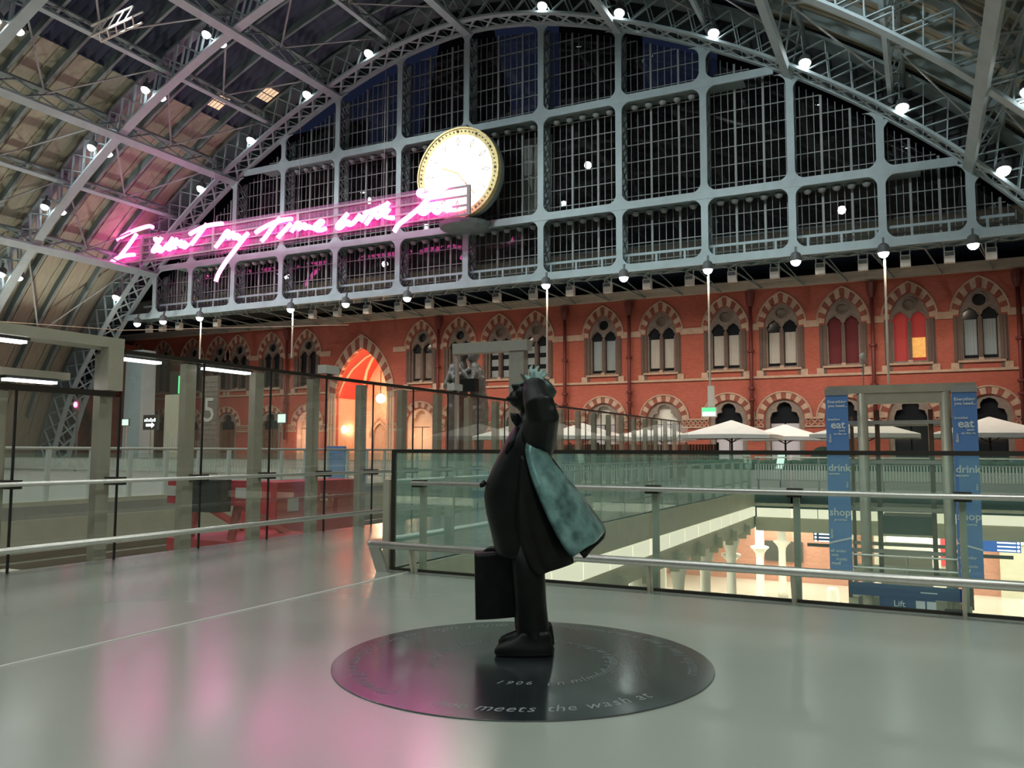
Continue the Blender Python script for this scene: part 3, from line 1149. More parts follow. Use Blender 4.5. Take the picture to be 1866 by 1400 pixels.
# hall ceiling, walls
f = MB()
f.box((-20, 8.95, -1.5), (-6.2, 56, -1.4))
f.box((-6.2, 34.2, -1.5), (16, 56, -1.4))
struct(f.build('ceiling_hall', 'white'))
f = MB()
f.box((-20, 48.0, -5.6), (16, 48.3, -1.45))
struct(f.build('wall_hall', 'bricklow'))
f = MB()
f.box((-14.3, 5, -5.6), (-14, 48, -1.45))
struct(f.build('wall_hall_side', 'white'))
f = MB()
f.box((-14, 8.6, -5.6), (14, 8.9, -0.5))
struct(f.build('wall_hall_near', 'cream'))
for k, (x, y) in enumerate([(-6.75, 28.25), (-6.85, 25.2), (-6.7, 32.2), (-7.6, 36.5), (-7.0, 40.0), (-6.45, 43.0), (-6.9, 21.5), (-6.9, 17.5), (-10.5, 36), (-10.5, 30), (-10.5, 24)]):
    f = MB()
    if y < 33:
        f.lathe([(0.24, 0), (0.24, 0.3), (0.19, 0.4), (0.17, 2.9), (0.2, 3.3), (0.32, 3.75), (0.45, 4.1)], (x, y, -5.6), 14)
    else:
        f.lathe([(0.24, 0), (0.24, 0.3), (0.19, 0.4), (0.17, 2.2), (0.2, 2.4), (0.3, 2.55), (0.42, 2.66), (0.42, 2.72), (0.2, 2.78), (0.19, 4.1)], (x, y, -5.6), 14)
    struct(f.build('column_hall', 'white', smooth=True))

# ================================================================ THINGS
# ---- slate disc set into the floor, with cut lettering
DC = Vector((-2.66, 5.52, 0))
DR = 1.36
t = thing('floor_disc', 'round polished black slate disc with lettering under the bronze man', 'floor disc', DC)
f = MB()
f.lathe([(DR - 0.01, 0.0), (DR, 0.002), (DR, 0.006), (DR - 0.004, 0.008)], DC, 96)
f.build('slate', 'slate', t)
VIEW = math.atan2(-DC.y, -DC.x)           # direction from the disc towards the viewer


def arc_text(mb, body, R, size, mid, step=None, shear=0.35):
    wd_ = [size * (0.26 if ch in 'il' else 0.32 if ch in 't ' else 0.66 if ch in 'mw' else 0.44) for ch in body]
    if step:
        wd_ = [step] * len(body)
    pos = -sum(wd_) / 2
    for ch, w1 in zip(body, wd_):
        a = mid + (pos + w1 / 2) / R
        pos += w1
        if ch == ' ':
            continue
        out = Vector((math.cos(a), math.sin(a), 0))
        tan = Vector((-math.sin(a), math.cos(a), 0))
        c = DC + out * R
        mb.text(ch, size, lambda p, q, d, c=c, out=out, tan=tan: tuple(c + tan * p - out * q + Vector((0, 0, 0.0085 + d * 0.02))), 'CENTER', shear=shear, wide=0.82, depth=0.001)


f = MB()
arc_text(f, 'line meets the wash at', 1.20, 0.165, VIEW + 0.13)
arc_text(f, '1906', 0.64, 0.11, VIEW - 0.10, 0.068)
f.build('lettering', 'slatetext', t, fix=False)
f = MB()


def strokes(R, a0, a1, hgt, seed):
    rnd = random.Random(seed)
    a = a0
    while a < a1:
        if rnd.random() < 0.84:
            h_ = hgt * (1.0 if rnd.random() < 0.25 else 0.6)
            o = Vector((math.cos(a), math.sin(a), 0))
            tn = Vector((-math.sin(a), math.cos(a), 0))
            p = DC + o * R + Vector((0, 0, 0.0088))
            q = p - o * h_ + tn * (h_ * 0.35)
            f.bar(p, q, 0.007, 0.001)
            if rnd.random() < 0.6:
                f.bar(q, q + tn * hgt * 0.22 + o * hgt * 0.12, 0.006, 0.001)
        a += hgt * 0.42 / R


strokes(1.24, VIEW + 1.25, VIEW + 2 * PI - 0.75, 0.10, 3)
strokes(0.68, VIEW + 0.25, VIEW + 2 * PI - 1.2, 0.085, 5)
f.build('worn_lettering', 'slatetext', t, fix=False)

# ---- bronze man: authored in a side view drawn at 234.5 units per metre
SB = Vector((-2.79, 5.82, 0.008))
SROT = math.radians(26.5)
man = thing('bronze_statue', 'dark bronze statue of a man in a wind-blown overcoat holding his hat', 'statue', SB, SROT)
bpy.context.view_layer.update()
CR, SR = math.cos(SROT), math.sin(SROT)


def S(u, v, y=0.0):
    x = (u - 955) / 234.5
    z = 1.52 + (822 - v) / 234.5
    return Vector((SB.x + x * CR - y * SR, SB.y + x * SR + y * CR, z))


def SV(p):
    return S(*p)


# green wear on the lifted hand of the figure
mb_ = M['bronze'].copy()
mb_.name = 'bronze_green_at_hand'
nt_ = mb_.node_tree
b_ = nt_.nodes['Principled BSDF']
ge_ = nt_.nodes.new('ShaderNodeTexCoord')
sx_ = nt_.nodes.new('ShaderNodeSeparateXYZ')
mr_ = nt_.nodes.new('ShaderNodeMapRange')
mr_.inputs['From Min'].default_value = 2.03
mr_.inputs['From Max'].default_value = 2.05
mx_ = nt_.nodes.new('ShaderNodeMixRGB')
old_ = b_.inputs['Base Color'].links[0].from_socket
nt_.links.new(ge_.outputs['Object'], sx_.inputs[0])
nt_.links.new(sx_.outputs['Z'], mr_.inputs['Value'])
nt_.links.new(mr_.outputs[0], mx_.inputs[0])
nt_.links.new(old_, mx_.inputs[1])
mx_.inputs[2].default_value = (0.22, 0.33, 0.30, 1)
nt_.links.new(mx_.outputs[0], b_.inputs['Base Color'])
M['bronzehand'] = mb_
# body: limbs, torso, head with a face, hands; fused into one skin
f = MB()


def limb(pts, rs, n=10, sx=1.0):
    pp = [SV(p) for p in pts]
    f.tube(pp, rs, n, True, sx)
    for p, r in ((pp[0], rs[0]), (pp[-1], rs[-1])):
        f.sphere(p, r * 0.98, 10, 7)


limb([(962, 958, -0.10), (958, 1055, -0.10), (972, 1150, -0.10)], [0.125, 0.10, 0.075])
limb([(955, 958, 0.12), (950, 1055, 0.12), (958, 1140, 0.13)], [0.125, 0.10, 0.075])
limb([(952, 962, 0), (945, 915, 0), (948, 860, 0), (962, 810, 0), (972, 785, 0)], [0.19, 0.215, 0.20, 0.17, 0.11], 16)
limb([(972, 790, -0.20), (970, 790, 0.20)], [0.10, 0.10])
limb([(972, 785, 0), (966, 752, 0)], [0.085, 0.075])
hd = S(966, 722, 0)
tilt = math.radians(38)
HM = Matrix.Rotation(SROT, 4, 'Z') @ Matrix.Rotation(tilt, 4, 'Y')
f.sphere(hd, (0.125, 0.095, 0.145), 18, 12, HM)


def H(x, y, z):
    return hd + HM @ Vector((x, y, z))


f.sphere(H(-0.065, 0, -0.085), (0.068, 0.066, 0.062), 12, 8, HM)               # jaw
f.sphere(H(-0.125, 0, -0.12), (0.022, 0.03, 0.022), 8, 6, HM)                # chin
f.tube([H(-0.115, 0, 0.035), H(-0.160, 0, -0.025), H(-0.125, 0, -0.035)], [0.014, 0.024, 0.016], 8)   # nose
for sy in (-1, 1):
    f.sphere(H(-0.112, 0.037 * sy, 0.030), (0.016, 0.020, 0.012), 8, 6, HM)
    f.tube([H(-0.118, 0.015 * sy, 0.052), H(-0.112, 0.058 * sy, 0.050)], 0.010, 6)
    f.sphere(H(0.01, 0.098 * sy, -0.01), (0.028, 0.014, 0.040), 8, 6, HM)
    f.sphere(H(-0.09, 0.045 * sy, -0.03), (0.030, 0.030, 0.030), 8, 6, HM)
f.tube([H(-0.128, -0.030, -0.068), H(-0.136, 0, -0.066), H(-0.128, 0.030, -0.068)], 0.011, 6)
f.tube([H(-0.126, -0.024, -0.086), H(-0.133, 0, -0.086), H(-0.126, 0.024, -0.086)], 0.011, 6)
# near (left) arm raised to the hat, far (right) arm hanging to the bag
limb([(975, 790, -0.22), (993, 752, -0.36), (974, 712, -0.16)], [0.085, 0.070, 0.048])
limb([(970, 790, 0.22), (945, 890, 0.25), (915, 985, 0.20)], [0.085, 0.070, 0.046])


def finger(pts, r0=0.013):
    f.tube([SV(p) for p in pts], [r0, r0 * 0.95, r0 * 0.85, r0 * 0.7][:len(pts)], 8)
    f.sphere(SV(pts[-1]), r0 * 0.7, 8, 6)


f.sphere(S(976, 697, -0.15), (0.056, 0.028, 0.062), 14, 9, Matrix.Rotation(SROT, 4, 'Z') @ Matrix.Rotation(0.1, 4, 'Y'))
finger([(967, 691, -0.152), (965, 681, -0.15), (965, 673, -0.135), (968, 668, -0.10)], 0.0165)
finger([(973, 690, -0.158), (973, 680, -0.155), (976, 673, -0.135), (980, 669, -0.10)], 0.0165)
finger([(980, 690, -0.158), (982, 682, -0.152), (986, 677, -0.13), (990, 676, -0.095)], 0.016)
finger([(985, 692, -0.15), (989, 686, -0.145), (993, 683, -0.125), (996, 684, -0.095)], 0.014)
finger([(967, 700, -0.16), (960, 694, -0.165), (956, 687, -0.15)], 0.017)
# hand on the bag handle
f.sphere(S(908, 996, 0.19), (0.035, 0.045, 0.05), 12, 8)
for q in range(4):
    yy = 0.15 + q * 0.026
    finger([(904, 1000, yy), (899, 1007, yy), (903, 1014, yy), (910, 1012, yy)], 0.012)
finger([(913, 998, 0.15), (914, 1006, 0.14), (908, 1011, 0.145)], 0.013)
ob = f.build('figure', 'bronzehand', man, smooth=True)
md = ob.modifiers.new('fuse', 'REMESH')
md.mode = 'VOXEL'
md.voxel_size = 0.0085
md.use_smooth_shade = True
md = ob.modifiers.new('relax', 'SMOOTH')
md.factor = 0.5
md.iterations = 2


def ring(u0, u1, v, dy, cy_=0.0, n=28, dv=0.0, wob=0.0, ph=0.0, pw=2.4):
    out = []
    for k in range(n):
        a = 2 * PI * k / n
        ca, sa = math.cos(a), math.sin(a)
        ca = math.copysign(abs(ca)**(2 / pw), ca)
        sa = math.copysign(abs(sa)**(2 / pw), sa)
        r_ = 1 + wob * math.sin(5 * a + ph)
        out.append(S((u0 + u1) / 2 + (u1 - u0) / 2 * ca * r_, v + dv * ca, cy_ + dy * sa * r_))
    return out


# trousers: two loose legs that pool over the shoes
f = MB()
for cy_, du in ((-0.15, 0), (0.10, -4)):
    f.loft([ring(930 + du, 992 + du, 985, 0.125, cy_), ring(934 + du, 991 + du, 1040, 0.12, cy_, wob=0.02),
            ring(938 + du, 993 + du, 1090, 0.115, cy_, wob=0.03, ph=1), ring(941 + du, 997 + du, 1128, 0.115, cy_, wob=0.03, ph=2),
            ring(943 + du, 998 + du, 1143, 0.115, cy_, wob=0.05, ph=3), ring(945 + du, 994 + du, 1149, 0.105, cy_, wob=0.04, ph=1),
            ring(945 + du, 1000 + du, 1155, 0.112, cy_, wob=0.05, ph=2), ring(950 + du, 999 + du, 1168, 0.10, cy_, wob=0.03)])
f.build('trousers', 'bronze', man, smooth=True)

# shoes
for nm, du, dv, cy_ in (('shoe', 0, 0, -0.21), ('shoe', 6, 0, 0.09)):
    f = MB()
    b = 1187.5 + dv
    b0 = 1175.5
    f.loft([ring(905 + du, 1003 + du, b0, 0.062, cy_, pw=3.0), ring(902 + du, 1005 + du, b0 - 4, 0.068, cy_, pw=3.0),
            ring(903 + du, 1004 + du, b0 - 10, 0.068, cy_, pw=3.0), ring(907 + du, 1004 + du, b0 - 16, 0.064, cy_, pw=2.8), ring(916 + du, 1003 + du, b0 - 21, 0.058, cy_, pw=2.5),
            ring(932 + du, 1002 + du, b0 - 27, 0.054, cy_), ring(944 + du, 1001 + du, b0 - 33, 0.052, cy_), ring(950 + du, 998 + du, b0 - 42, 0.05, cy_)])
    f.build(nm, 'bronze', man, smooth=True)

# jacket and coat around the trunk
f = MB()
f.loft([ring(948, 990, 762, 0.12, 0), ring(938, 1004, 775, 0.21, 0), ring(925, 1009, 795, 0.26, 0), ring(911, 1007, 822, 0.27, 0, wob=0.01),
        ring(897, 1003, 850, 0.27, 0, wob=0.012, ph=1), ring(884, 999, 880, 0.275, 0, wob=0.012, ph=1), ring(881, 994, 903, 0.28, 0, wob=0.012),
        ring(885, 992, 935, 0.28, 0, wob=0.015, ph=2), ring(893, 990, 965, 0.275, 0, wob=0.02, ph=2), ring(899, 988, 995, 0.265, 0, wob=0.02, ph=1),
        ring(903, 985, 1012, 0.25, 0, wob=0.025, dv=8), ring(912, 975, 1010, 0.16, 0)])
f.build('coat', 'bronze', man, smooth=True)
f = MB()
f.sphere(S(879, 883, -0.06), 0.020, 8, 6)
f.tube([S(884, 878, -0.05), S(876, 884, -0.06), S(877, 888, -0.06)], [0.02, 0.016, 0.01], 8)
f.build('coat_button', 'bronze', man, smooth=True)
# collar, tie and scarf flap at the throat
f = MB()
f.loft([ring(940, 992, 772, 0.16, 0), ring(946, 992, 752, 0.12, 0), ring(949, 990, 752, 0.10, 0), ring(945, 988, 770, 0.12, 0)], cap=False)
f.tube([S(945, 772, -0.08), S(938, 760, -0.09), S(930, 755, -0.10), S(934, 764, -0.10), S(948, 780, -0.12)], [0.03, 0.035, 0.012, 0.02, 0.03], 8)
f.tube([S(944, 782, -0.16), S(928, 812, -0.22), S(920, 826, -0.21)], [0.028, 0.022, 0.010], 8)
f.build('collar', 'bronze', man, smooth=True)
# raised sleeve, hanging sleeve
f = MB()
f.tube([S(978, 806, -0.14), S(981, 786, -0.26), S(985, 762, -0.36), S(979, 742, -0.36), S(973, 724, -0.27), S(972, 707, -0.19)],
       [0.15, 0.135, 0.125, 0.118, 0.10, 0.085], 14)
f.sphere(S(988, 757, -0.37), (0.10, 0.08, 0.10), 14, 9)
f.tube([S(972, 708, -0.195), S(972, 704, -0.18)], [0.092, 0.088], 14)
ob = f.build('raised_sleeve', 'bronze', man, smooth=True)
md = ob.modifiers.new('fuse', 'REMESH')
md.mode = 'VOXEL'
md.voxel_size = 0.012
md.use_smooth_shade = True
md = ob.modifiers.new('relax', 'SMOOTH')
md.iterations = 6
f = MB()
f.tube([S(966, 795, 0.22), S(950, 850, 0.28), S(930, 920, 0.27), S(914, 985, 0.2)], [0.13, 0.12, 0.10, 0.08], 12)
f.build('hanging_sleeve', 'bronze', man, smooth=True)


def sheet(rows, ny, thick, name, m_, sub=1):
    """rows: list of (left (u,v,y), right (u,v,y), bulge) from top to bottom"""
    f_ = MB()
    R_ = []
    for (l, r_, bul, rip) in rows:
        line = []
        for k in range(ny + 1):
            t_ = k / ny
            u = l[0] + (r_[0] - l[0]) * t_
            v = l[1] + (r_[1] - l[1]) * t_
            y = l[2] + (r_[2] - l[2]) * t_ - bul * math.sin(PI * t_) - rip * math.sin(3.2 * PI * t_ + 0.6)
            line.append(S(u, v, y))
        R_.append(line)
    fine_ = []
    for i_ in range(len(R_) - 1):
        for q_ in range(4):
            t_ = q_ / 4
            line = []
            for k in range(ny + 1):
                p0, p1, p2, p3 = R_[max(0, i_ - 1)][k], R_[i_][k], R_[i_ + 1][k], R_[min(len(R_) - 1, i_ + 2)][k]
                line.append(0.5 * ((2 * p1) + (p2 - p0) * t_ + (2 * p0 - 5 * p1 + 4 * p2 - p3) * t_ * t_ + (3 * p1 - p0 - 3 * p2 + p3) * t_**3))
            fine_.append(line)
    fine_.append(R_[-1])
    f_.loft(fine_, cap=False, closed=False)
    o_ = f_.build(name, m_, man, smooth=True)
    md_ = o_.modifiers.new('thick', 'SOLIDIFY')
    md_.thickness = thick
    md_.offset = 0
    return o_


# the tail of the overcoat blown out behind him
sheet([((962, 796, -0.27), (979, 796, -0.25), 0.02, 0.0),
       ((956, 820, -0.29), (990, 820, -0.25), 0.03, 0.005),
       ((961, 848, -0.30), (1007, 846, -0.20), 0.05, 0.012),
       ((971, 880, -0.31), (1033, 874, -0.10), 0.09, 0.02),
       ((984, 912, -0.31), (1061, 906, -0.02), 0.11, 0.028),
       ((999, 945, -0.30), (1083, 935, 0.05), 0.11, 0.032),
       ((1015, 975, -0.29), (1096, 954, 0.05), 0.10, 0.032),
       ((1030, 998, -0.27), (1101, 967, 0.05), 0.09, 0.03),
       ((1036, 1004, -0.26), (1098, 972, 0.05), 0.08, 0.028)], 14, 0.022, 'coat_tail', 'patina')
sheet([((975, 830, -0.16), (1006, 835, 0.16), -0.03, 0.0), ((1005, 920, -0.14), (1066, 915, 0.18), -0.04, 0.01), ((1036, 972, -0.12), (1097, 952, 0.18), -0.04, 0.01),
       ((1052, 998, -0.16), (1104, 967, 0.10), -0.03, 0.01), ((1061, 1010, -0.16), (1100, 982, 0.08), -0.03, 0.01)], 10, 0.02, 'coat_lining', 'bronze')
# the skirt of the coat under it
sheet([((948, 830, -0.29), (985, 830, -0.22), 0.0, 0.0), ((943, 880, -0.30), (1000, 900, -0.20), 0.02, 0.0), ((940, 940, -0.31), (1016, 950, -0.17), 0.03, 0.008),
       ((950, 990, -0.30), (1036, 1002, -0.13), 0.03, 0.012), ((966, 1025, -0.28), (1041, 1018, -0.10), 0.03, 0.012), ((979, 1037, -0.26), (1038, 1021, -0.10), 0.03, 0.012)],
      10, 0.022, 'coat_skirt', 'bronze')
# hat pushed back on the tilted head
f = MB()
hm = Matrix.Rotation(SROT, 4, 'Z') @ Matrix.Rotation(math.radians(41), 4, 'Y')
hc = S(980, 713, 0.0)
rows = []
for r_, z_ in ((0.02, 0.115), (0.07, 0.112), (0.105, 0.095), (0.118, 0.06), (0.122, 0.005), (0.15, -0.008), (0.185, -0.004), (0.192, 0.004), (0.185, 0.010), (0.14, 0.006), (0.10, -0.01)):
    rows.append([hc + hm @ Vector((r_ * 1.04 * math.cos(a), r_ * 0.9 * math.sin(a), z_ + (0.012 * math.cos(2 * a) if r_ > 0.14 else 0) - (0.025 * math.exp(-(math.sin(a) / 0.35)**2) if z_ > 0.1 else 0)))
                 for a in np.linspace(0, 2 * PI, 33)[:-1]])
f.loft(rows)
f.build('hat', 'bronzegreen', man, smooth=True)
# the bag
f = MB()


def bagring(o, z_):
    tl, tr = (863 + o, 1010 + o), (944 - o, 1003 + o)
    bl, br = (866 + o, 1131 - o), (945 - o, 1125 - o)
    pts = []
    for (a, b) in ((bl, br), (br, tr), (tr, tl), (tl, bl)):
        for k in range(5):
            t_ = k / 5
            pts.append(S(a[0] + (b[0] - a[0]) * t_, a[1] + (b[1] - a[1]) * t_ + (1.0 * math.sin(PI * t_) if a is bl else 0), z_))
    return pts


f.loft([bagring(6, 0.07), bagring(1.5, 0.08), bagring(0, 0.11), bagring(0, 0.25), bagring(1.5, 0.28), bagring(6, 0.29)])
f.tube([S(880, 1010, 0.18), S(886, 1006, 0.18), S(905, 1004, 0.18), S(922, 1003, 0.18), S(930, 1006, 0.18)], 0.014, 8)
f.build('bag', 'bronze', man)

# ---- neon sign in front of the clock
NY = 41.0
sg = thing('neon_sign', 'long pink neon sign reading I want my time with you below the clock', 'neon sign', (-39, NY, 16.3))
f = MB()
FX0, FX1 = -54.25, -23.5
for z in (15.42, 15.98, 16.54, 17.12):
    f.box((FX0, NY + 0.30, z - 0.05), (FX1, NY + 0.40, z + 0.05))
for x in (FX0, -51.2, -44.0, -36.4, -29.6, FX1):
    f.box((x - 0.11, NY + 0.28, 15.37), (x + 0.11, NY + 0.42, 17.17))
for x in (-51.2, -44.0, -36.4, -29.6):
    f.box((x - 0.012, NY + 0.34, 17.1), (x + 0.012, NY + 0.36, prof(x - XC) + 1))
f.build('frame', 'signframe', sg)
f = MB()
f.box((FX0 + 0.05, NY + 0.44, 15.2), (FX1 - 0.05, NY + 0.45, 17.4))
f.build('halo_sheet', 'neonhalo', sg)  # sheet added behind the tubes to carry their halo
NEON = [[[(-53.42,17.13),(-52.97,17.35),(-52.07,17.59),(-50.95,17.75),(-50.06,17.8),(-49.72,17.66)],[(-51.41,17.36),(-52.38,16.46),(-53.18,15.82)],[(-54.13,15.46),(-53.41,15.76),(-52.42,15.87),(-51.55,15.84)]],[[(-48.76,16.79),(-49.18,16.39),(-49.63,15.92),(-49.37,15.89),(-48.87,16.13),(-48.99,15.85),(-48.71,15.82),(-48.12,16.25)],[(-47.58,16.65),(-47.95,16.26),(-48.03,15.85),(-47.65,15.97),(-47.18,16.51),(-47.4,16.04),(-47.36,15.83)],[(-47.01,16.0),(-46.75,16.3),(-46.76,15.92),(-46.39,16.19),(-46.44,15.81),(-46.04,16.02)],[(-44.32,17.26),(-45.03,16.59),(-45.76,15.96)],[(-45.93,16.72),(-45.19,16.94),(-44.38,17.12),(-43.51,17.14),(-42.81,17.11)]],[[(-42.31,16.52),(-42.81,15.99),(-43.42,15.51)],[(-43.07,15.79),(-42.44,16.47),(-42.21,16.44),(-42.26,16.02),(-41.78,16.34),(-41.7,15.94),(-41.29,16.18)],[(-41.26,16.18),(-41.31,15.84),(-40.92,15.87),(-40.43,16.16)],[(-40.49,16.13),(-41.29,15.4),(-42.35,14.43),(-43.01,13.66),(-43.28,13.1)]],[[(-37.66,16.86),(-38.31,16.27),(-38.87,15.71),(-39.21,15.48)],[(-39.76,16.1),(-39.12,16.36),(-38.2,16.59),(-37.29,16.69),(-36.63,16.67)],[(-36.71,16.36),(-37.26,15.95),(-37.8,15.54)],[(-36.66,15.79),(-36.2,16.3),(-35.96,16.25),(-36.07,15.91),(-35.61,16.16),(-35.49,16.09),(-35.54,15.89),(-35.13,15.98),(-35.01,15.8)],[(-34.93,15.82),(-34.38,15.94),(-34.04,16.15),(-34.27,16.21),(-34.67,15.97),(-34.69,15.74),(-34.26,15.62),(-33.8,15.69)]],[[(-32.06,16.44),(-32.61,16.01),(-32.91,15.69),(-32.67,15.58),(-32.04,15.94),(-32.04,15.72),(-31.64,15.78),(-31.09,16.26)],[(-30.51,16.4),(-31.05,15.79)],[(-29.86,16.46),(-30.24,16.05),(-30.68,15.56)],[(-30.83,16.28),(-30.24,16.37),(-29.41,16.53),(-28.97,16.69)],[(-28.94,16.76),(-29.34,16.31),(-29.91,15.9)],[(-29.88,15.87),(-29.34,16.12),(-28.93,16.31),(-29.27,15.98),(-29.05,15.81),(-28.57,15.72)]],[[(-26.44,17.16),(-26.75,17.13),(-26.73,16.89),(-26.28,16.8),(-25.65,16.97),(-24.82,17.14)],[(-25.86,16.82),(-26.54,16.21),(-27.45,15.67),(-28.19,15.26),(-28.53,14.85)],[(-26.03,16.11),(-26.51,15.99),(-26.66,15.8),(-26.3,15.73),(-25.82,16.09),(-26.03,16.22)],[(-25.38,16.26),(-25.7,15.89),(-25.49,15.65),(-25.05,15.91),(-24.61,16.16),(-24.87,15.7),(-24.46,15.8)]]]


def smooth_path(pts, n=5):
    P_ = [Vector((a, b, 0)) for a, b in pts]
    if len(P_) < 3:
        return [(p.x, p.y) for p in P_]
    out = []
    for i in range(len(P_) - 1):
        p0 = P_[max(0, i - 1)]
        p1, p2 = P_[i], P_[i + 1]
        p3 = P_[min(len(P_) - 1, i + 2)]
        for k in range(n):
            t_ = k / n
            q = 0.5 * ((2 * p1) + (p2 - p0) * t_ + (2 * p0 - 5 * p1 + 4 * p2 - p3) * t_ * t_ + (3 * p1 - p0 - 3 * p2 + p3) * t_**3)
            out.append((q.x, q.y))
    out.append((P_[-1].x, P_[-1].y))
    return out


for wd in NEON:
    f = MB()
    for st in wd:
        pp = [(a, NY, b) for a, b in smooth_path(st)]
        f.tube(pp, 0.15, 6)
    f.build('neon_word', 'neon', sg, smooth=True)

# ---- station clock
CK = Vector((-25.05, 42.7, 18.5))
t = thing('station_clock', 'large lit round station clock with gilded rim hung on the gable', 'clock', CK)


def disc_fn(r, a, d):
    return (CK.x + r * math.sin(a), CK.y + d, CK.z + r * math.cos(a))


def annulus(mb, r0, r1, y0, y1, n=64):
    mb.loft([[disc_fn(r, 2 * PI * k / n, d) for k in range(n)] for r, d in ((r0, y0), (r1, y0), (r1, y1), (r0, y1), (r0, y0))], cap=False)


f = MB()
f.loft([[disc_fn(r, 2 * PI * k / 64, d) for k in range(64)] for r, d in ((2.80, 0.10), (2.86, 0.10), (2.92, 0.5), (2.7, 1.0), (1.2, 1.2))])
f.box((CK.x - 0.35, CK.y + 0.4, CK.z - 3.4), (CK.x + 0.35, CK.y + 1.2, CK.z + 3.2))
f.lathe([(1.7, 0.5), (1.6, 0.25), (1.1, 0.05), (0.4, 0.0)], (CK.x, CK.y + 1.0, CK.z - 3.45), 20)
f.build('case', 'steel_dark', t)
f = MB()
f.loft([[disc_fn(r, 2 * PI * k / 64, d) for k in range(64)] for r, d in ((0.001, -0.02), (2.44, -0.02), (2.44, 0.3))], cap=False)
f.build('face', 'clockface', t)
f = MB()
annulus(f, 2.42, 2.82, -0.08, 0.25)
annulus(f, 2.78, 2.88, -0.14, 0.25)
f.build('rim', 'gold', t)
f = MB()
for k in range(60):
    a = 2 * PI * k / 60
    c = disc_fn(2.62, a, -0.10)
    f.sphere(c, 0.05 if k % 5 else 0.09, 6, 4)
f.build('minute_studs', 'clockmark', t)
f = MB()
for k in range(12):
    a = 2 * PI * k / 12
    up = Vector((math.sin(a), 0, math.cos(a)))
    rt = Vector((math.cos(a), 0, -math.sin(a)))
    c = CK + Vector((0, -0.05, 0))
    P4 = [c + up * 2.25, c + up * 2.02 + rt * 0.10, c + up * 1.72, c + up * 2.02 - rt * 0.10, c + up * 2.25]
    for p, q in zip(P4[:-1], P4[1:]):
        f.bar(p, q, 0.03, 0.03, (0, 1, 0))
f.build('hour_marks', 'clockmark', t)
f = MB()
a = math.radians(292)
f.bar(CK + Vector((0, -0.08, 0)), CK + Vector((1.25 * math.sin(a), -0.08, 1.25 * math.cos(a))), 0.10, 0.03, (0, 1, 0))
f.build('hour_hand', 'gold', t)
f = MB()
a = math.radians(140)
f.bar(CK + Vector((0, -0.1, 0)), CK + Vector((1.9 * math.sin(a), -0.1, 1.9 * math.cos(a))), 0.08, 0.03, (0, 1, 0))
f.build('minute_hand', 'gold', t)

# ---- glass balustrade at the near edge of the void
BY = 8.9
t = thing('glass_balustrade', 'green glass balustrade with steel handrails at the near edge of the opening', 'balustrade', (-2.5, BY, 0))
ends = [-6.12, -5.70, -2.70, -1.22, 0.27, 1.76, 3.25, 4.74]
for a, b in ((-6.12, -4.25), (-4.22, -2.74), (-2.71, -1.24), (-1.21, 0.26), (0.29, 1.76), (1.79, 3.2)):
    f = MB()
    f.box((a, BY - 0.008, 0.03), (b, BY + 0.008, 1.49))
    f.build('glass_panel', 'green', t)
f = MB()
f.box((-6.14, BY - 0.02, 1.49), (3.3, BY + 0.02, 1.535))
f.build('top_cap', 'darkrail', t)
f = MB()
f.box((-6.16, BY - 0.025, 0.0), (-6.11, BY + 0.025, 1.53))
f.build('end_edge', 'darkrail', t)
f = MB()
f.box((-6.14, BY - 0.02, 0.0), (3.3, BY + 0.02, 0.03))
f.build('base_channel', 'darkrail', t)
for x in (-5.72, -4.2, -2.68, -1.19, 0.31, 1.8):
    f = MB()
    f.box((x - 0.03, BY + 0.02, -0.3), (x + 0.03, BY + 0.10, 1.14))
    p = f.build('post', 'bronzepost', t)
    f = MB()
    f.box((x - 0.075, BY - 0.10, 1.06), (x + 0.075, BY + 0.03, 1.15))
    f.build('clamp', 'darkrail', p)
    f = MB()
    f.bar((x - 0.02, BY - 0.10, 0.0), (x - 0.02, BY - 0.20, 0.32), 0.035, 0.10, (0, 1, 0))
    f.build('rail_stay', 'bronzepost', p)
f = MB()
f.tube([(-5.78, BY - 0.12, 1.11), (3.3, BY - 0.12, 1.11)], 0.028, 12)
f.build('hand_rail', 'stainless', t, smooth=True)
f = MB()
f.tube([(-6.32, BY - 0.22, 0.335), (3.3, BY - 0.22, 0.335)], 0.046, 14)
f.sphere((-6.32, BY - 0.22, 0.335), 0.046, 12, 8)
f.build('kick_rail', 'stainless', t, smooth=True)
f = MB()
f.prism([(-6.36, 0.34), (-6.2, 0.34), (-6.05, 0.0), (-6.22, 0.0)], XZ(BY - 0.22), -0.02, 0.02)
f.build('end_stay', 'stainless', t)

# balustrade along the left side of the void
t = thing('glass_balustrade', 'glass balustrade running away along the left side of the opening', 'balustrade', (-6.2, 20, 0))
for y in np.arange(9.0, 33.9, 1.55):
    f = MB()
    f.box((-6.21, y + 0.03, 0.03), (-6.19, min(y + 1.52, 34.0), 1.5))
    f.build('glass_panel', 'green', t)
    f = MB()
    f.box((-6.33, y - 0.06, -0.2), (-6.23, y + 0.06, 1.14))
    f.build('post', 'bronzepost', t)
f = MB()
f.box((-6.22, 9.0, 1.49), (-6.18, 34.0, 1.53))
f.build('top_cap', 'darkrail', t)
for z, r_ in ((1.11, 0.028), (0.335, 0.045)):
    f = MB()
    f.tube([(-6.38, 9.1, z), (-6.38, 34.0, z)], r_, 10)
    f.build('hand_rail', 'stainless', t, smooth=True)

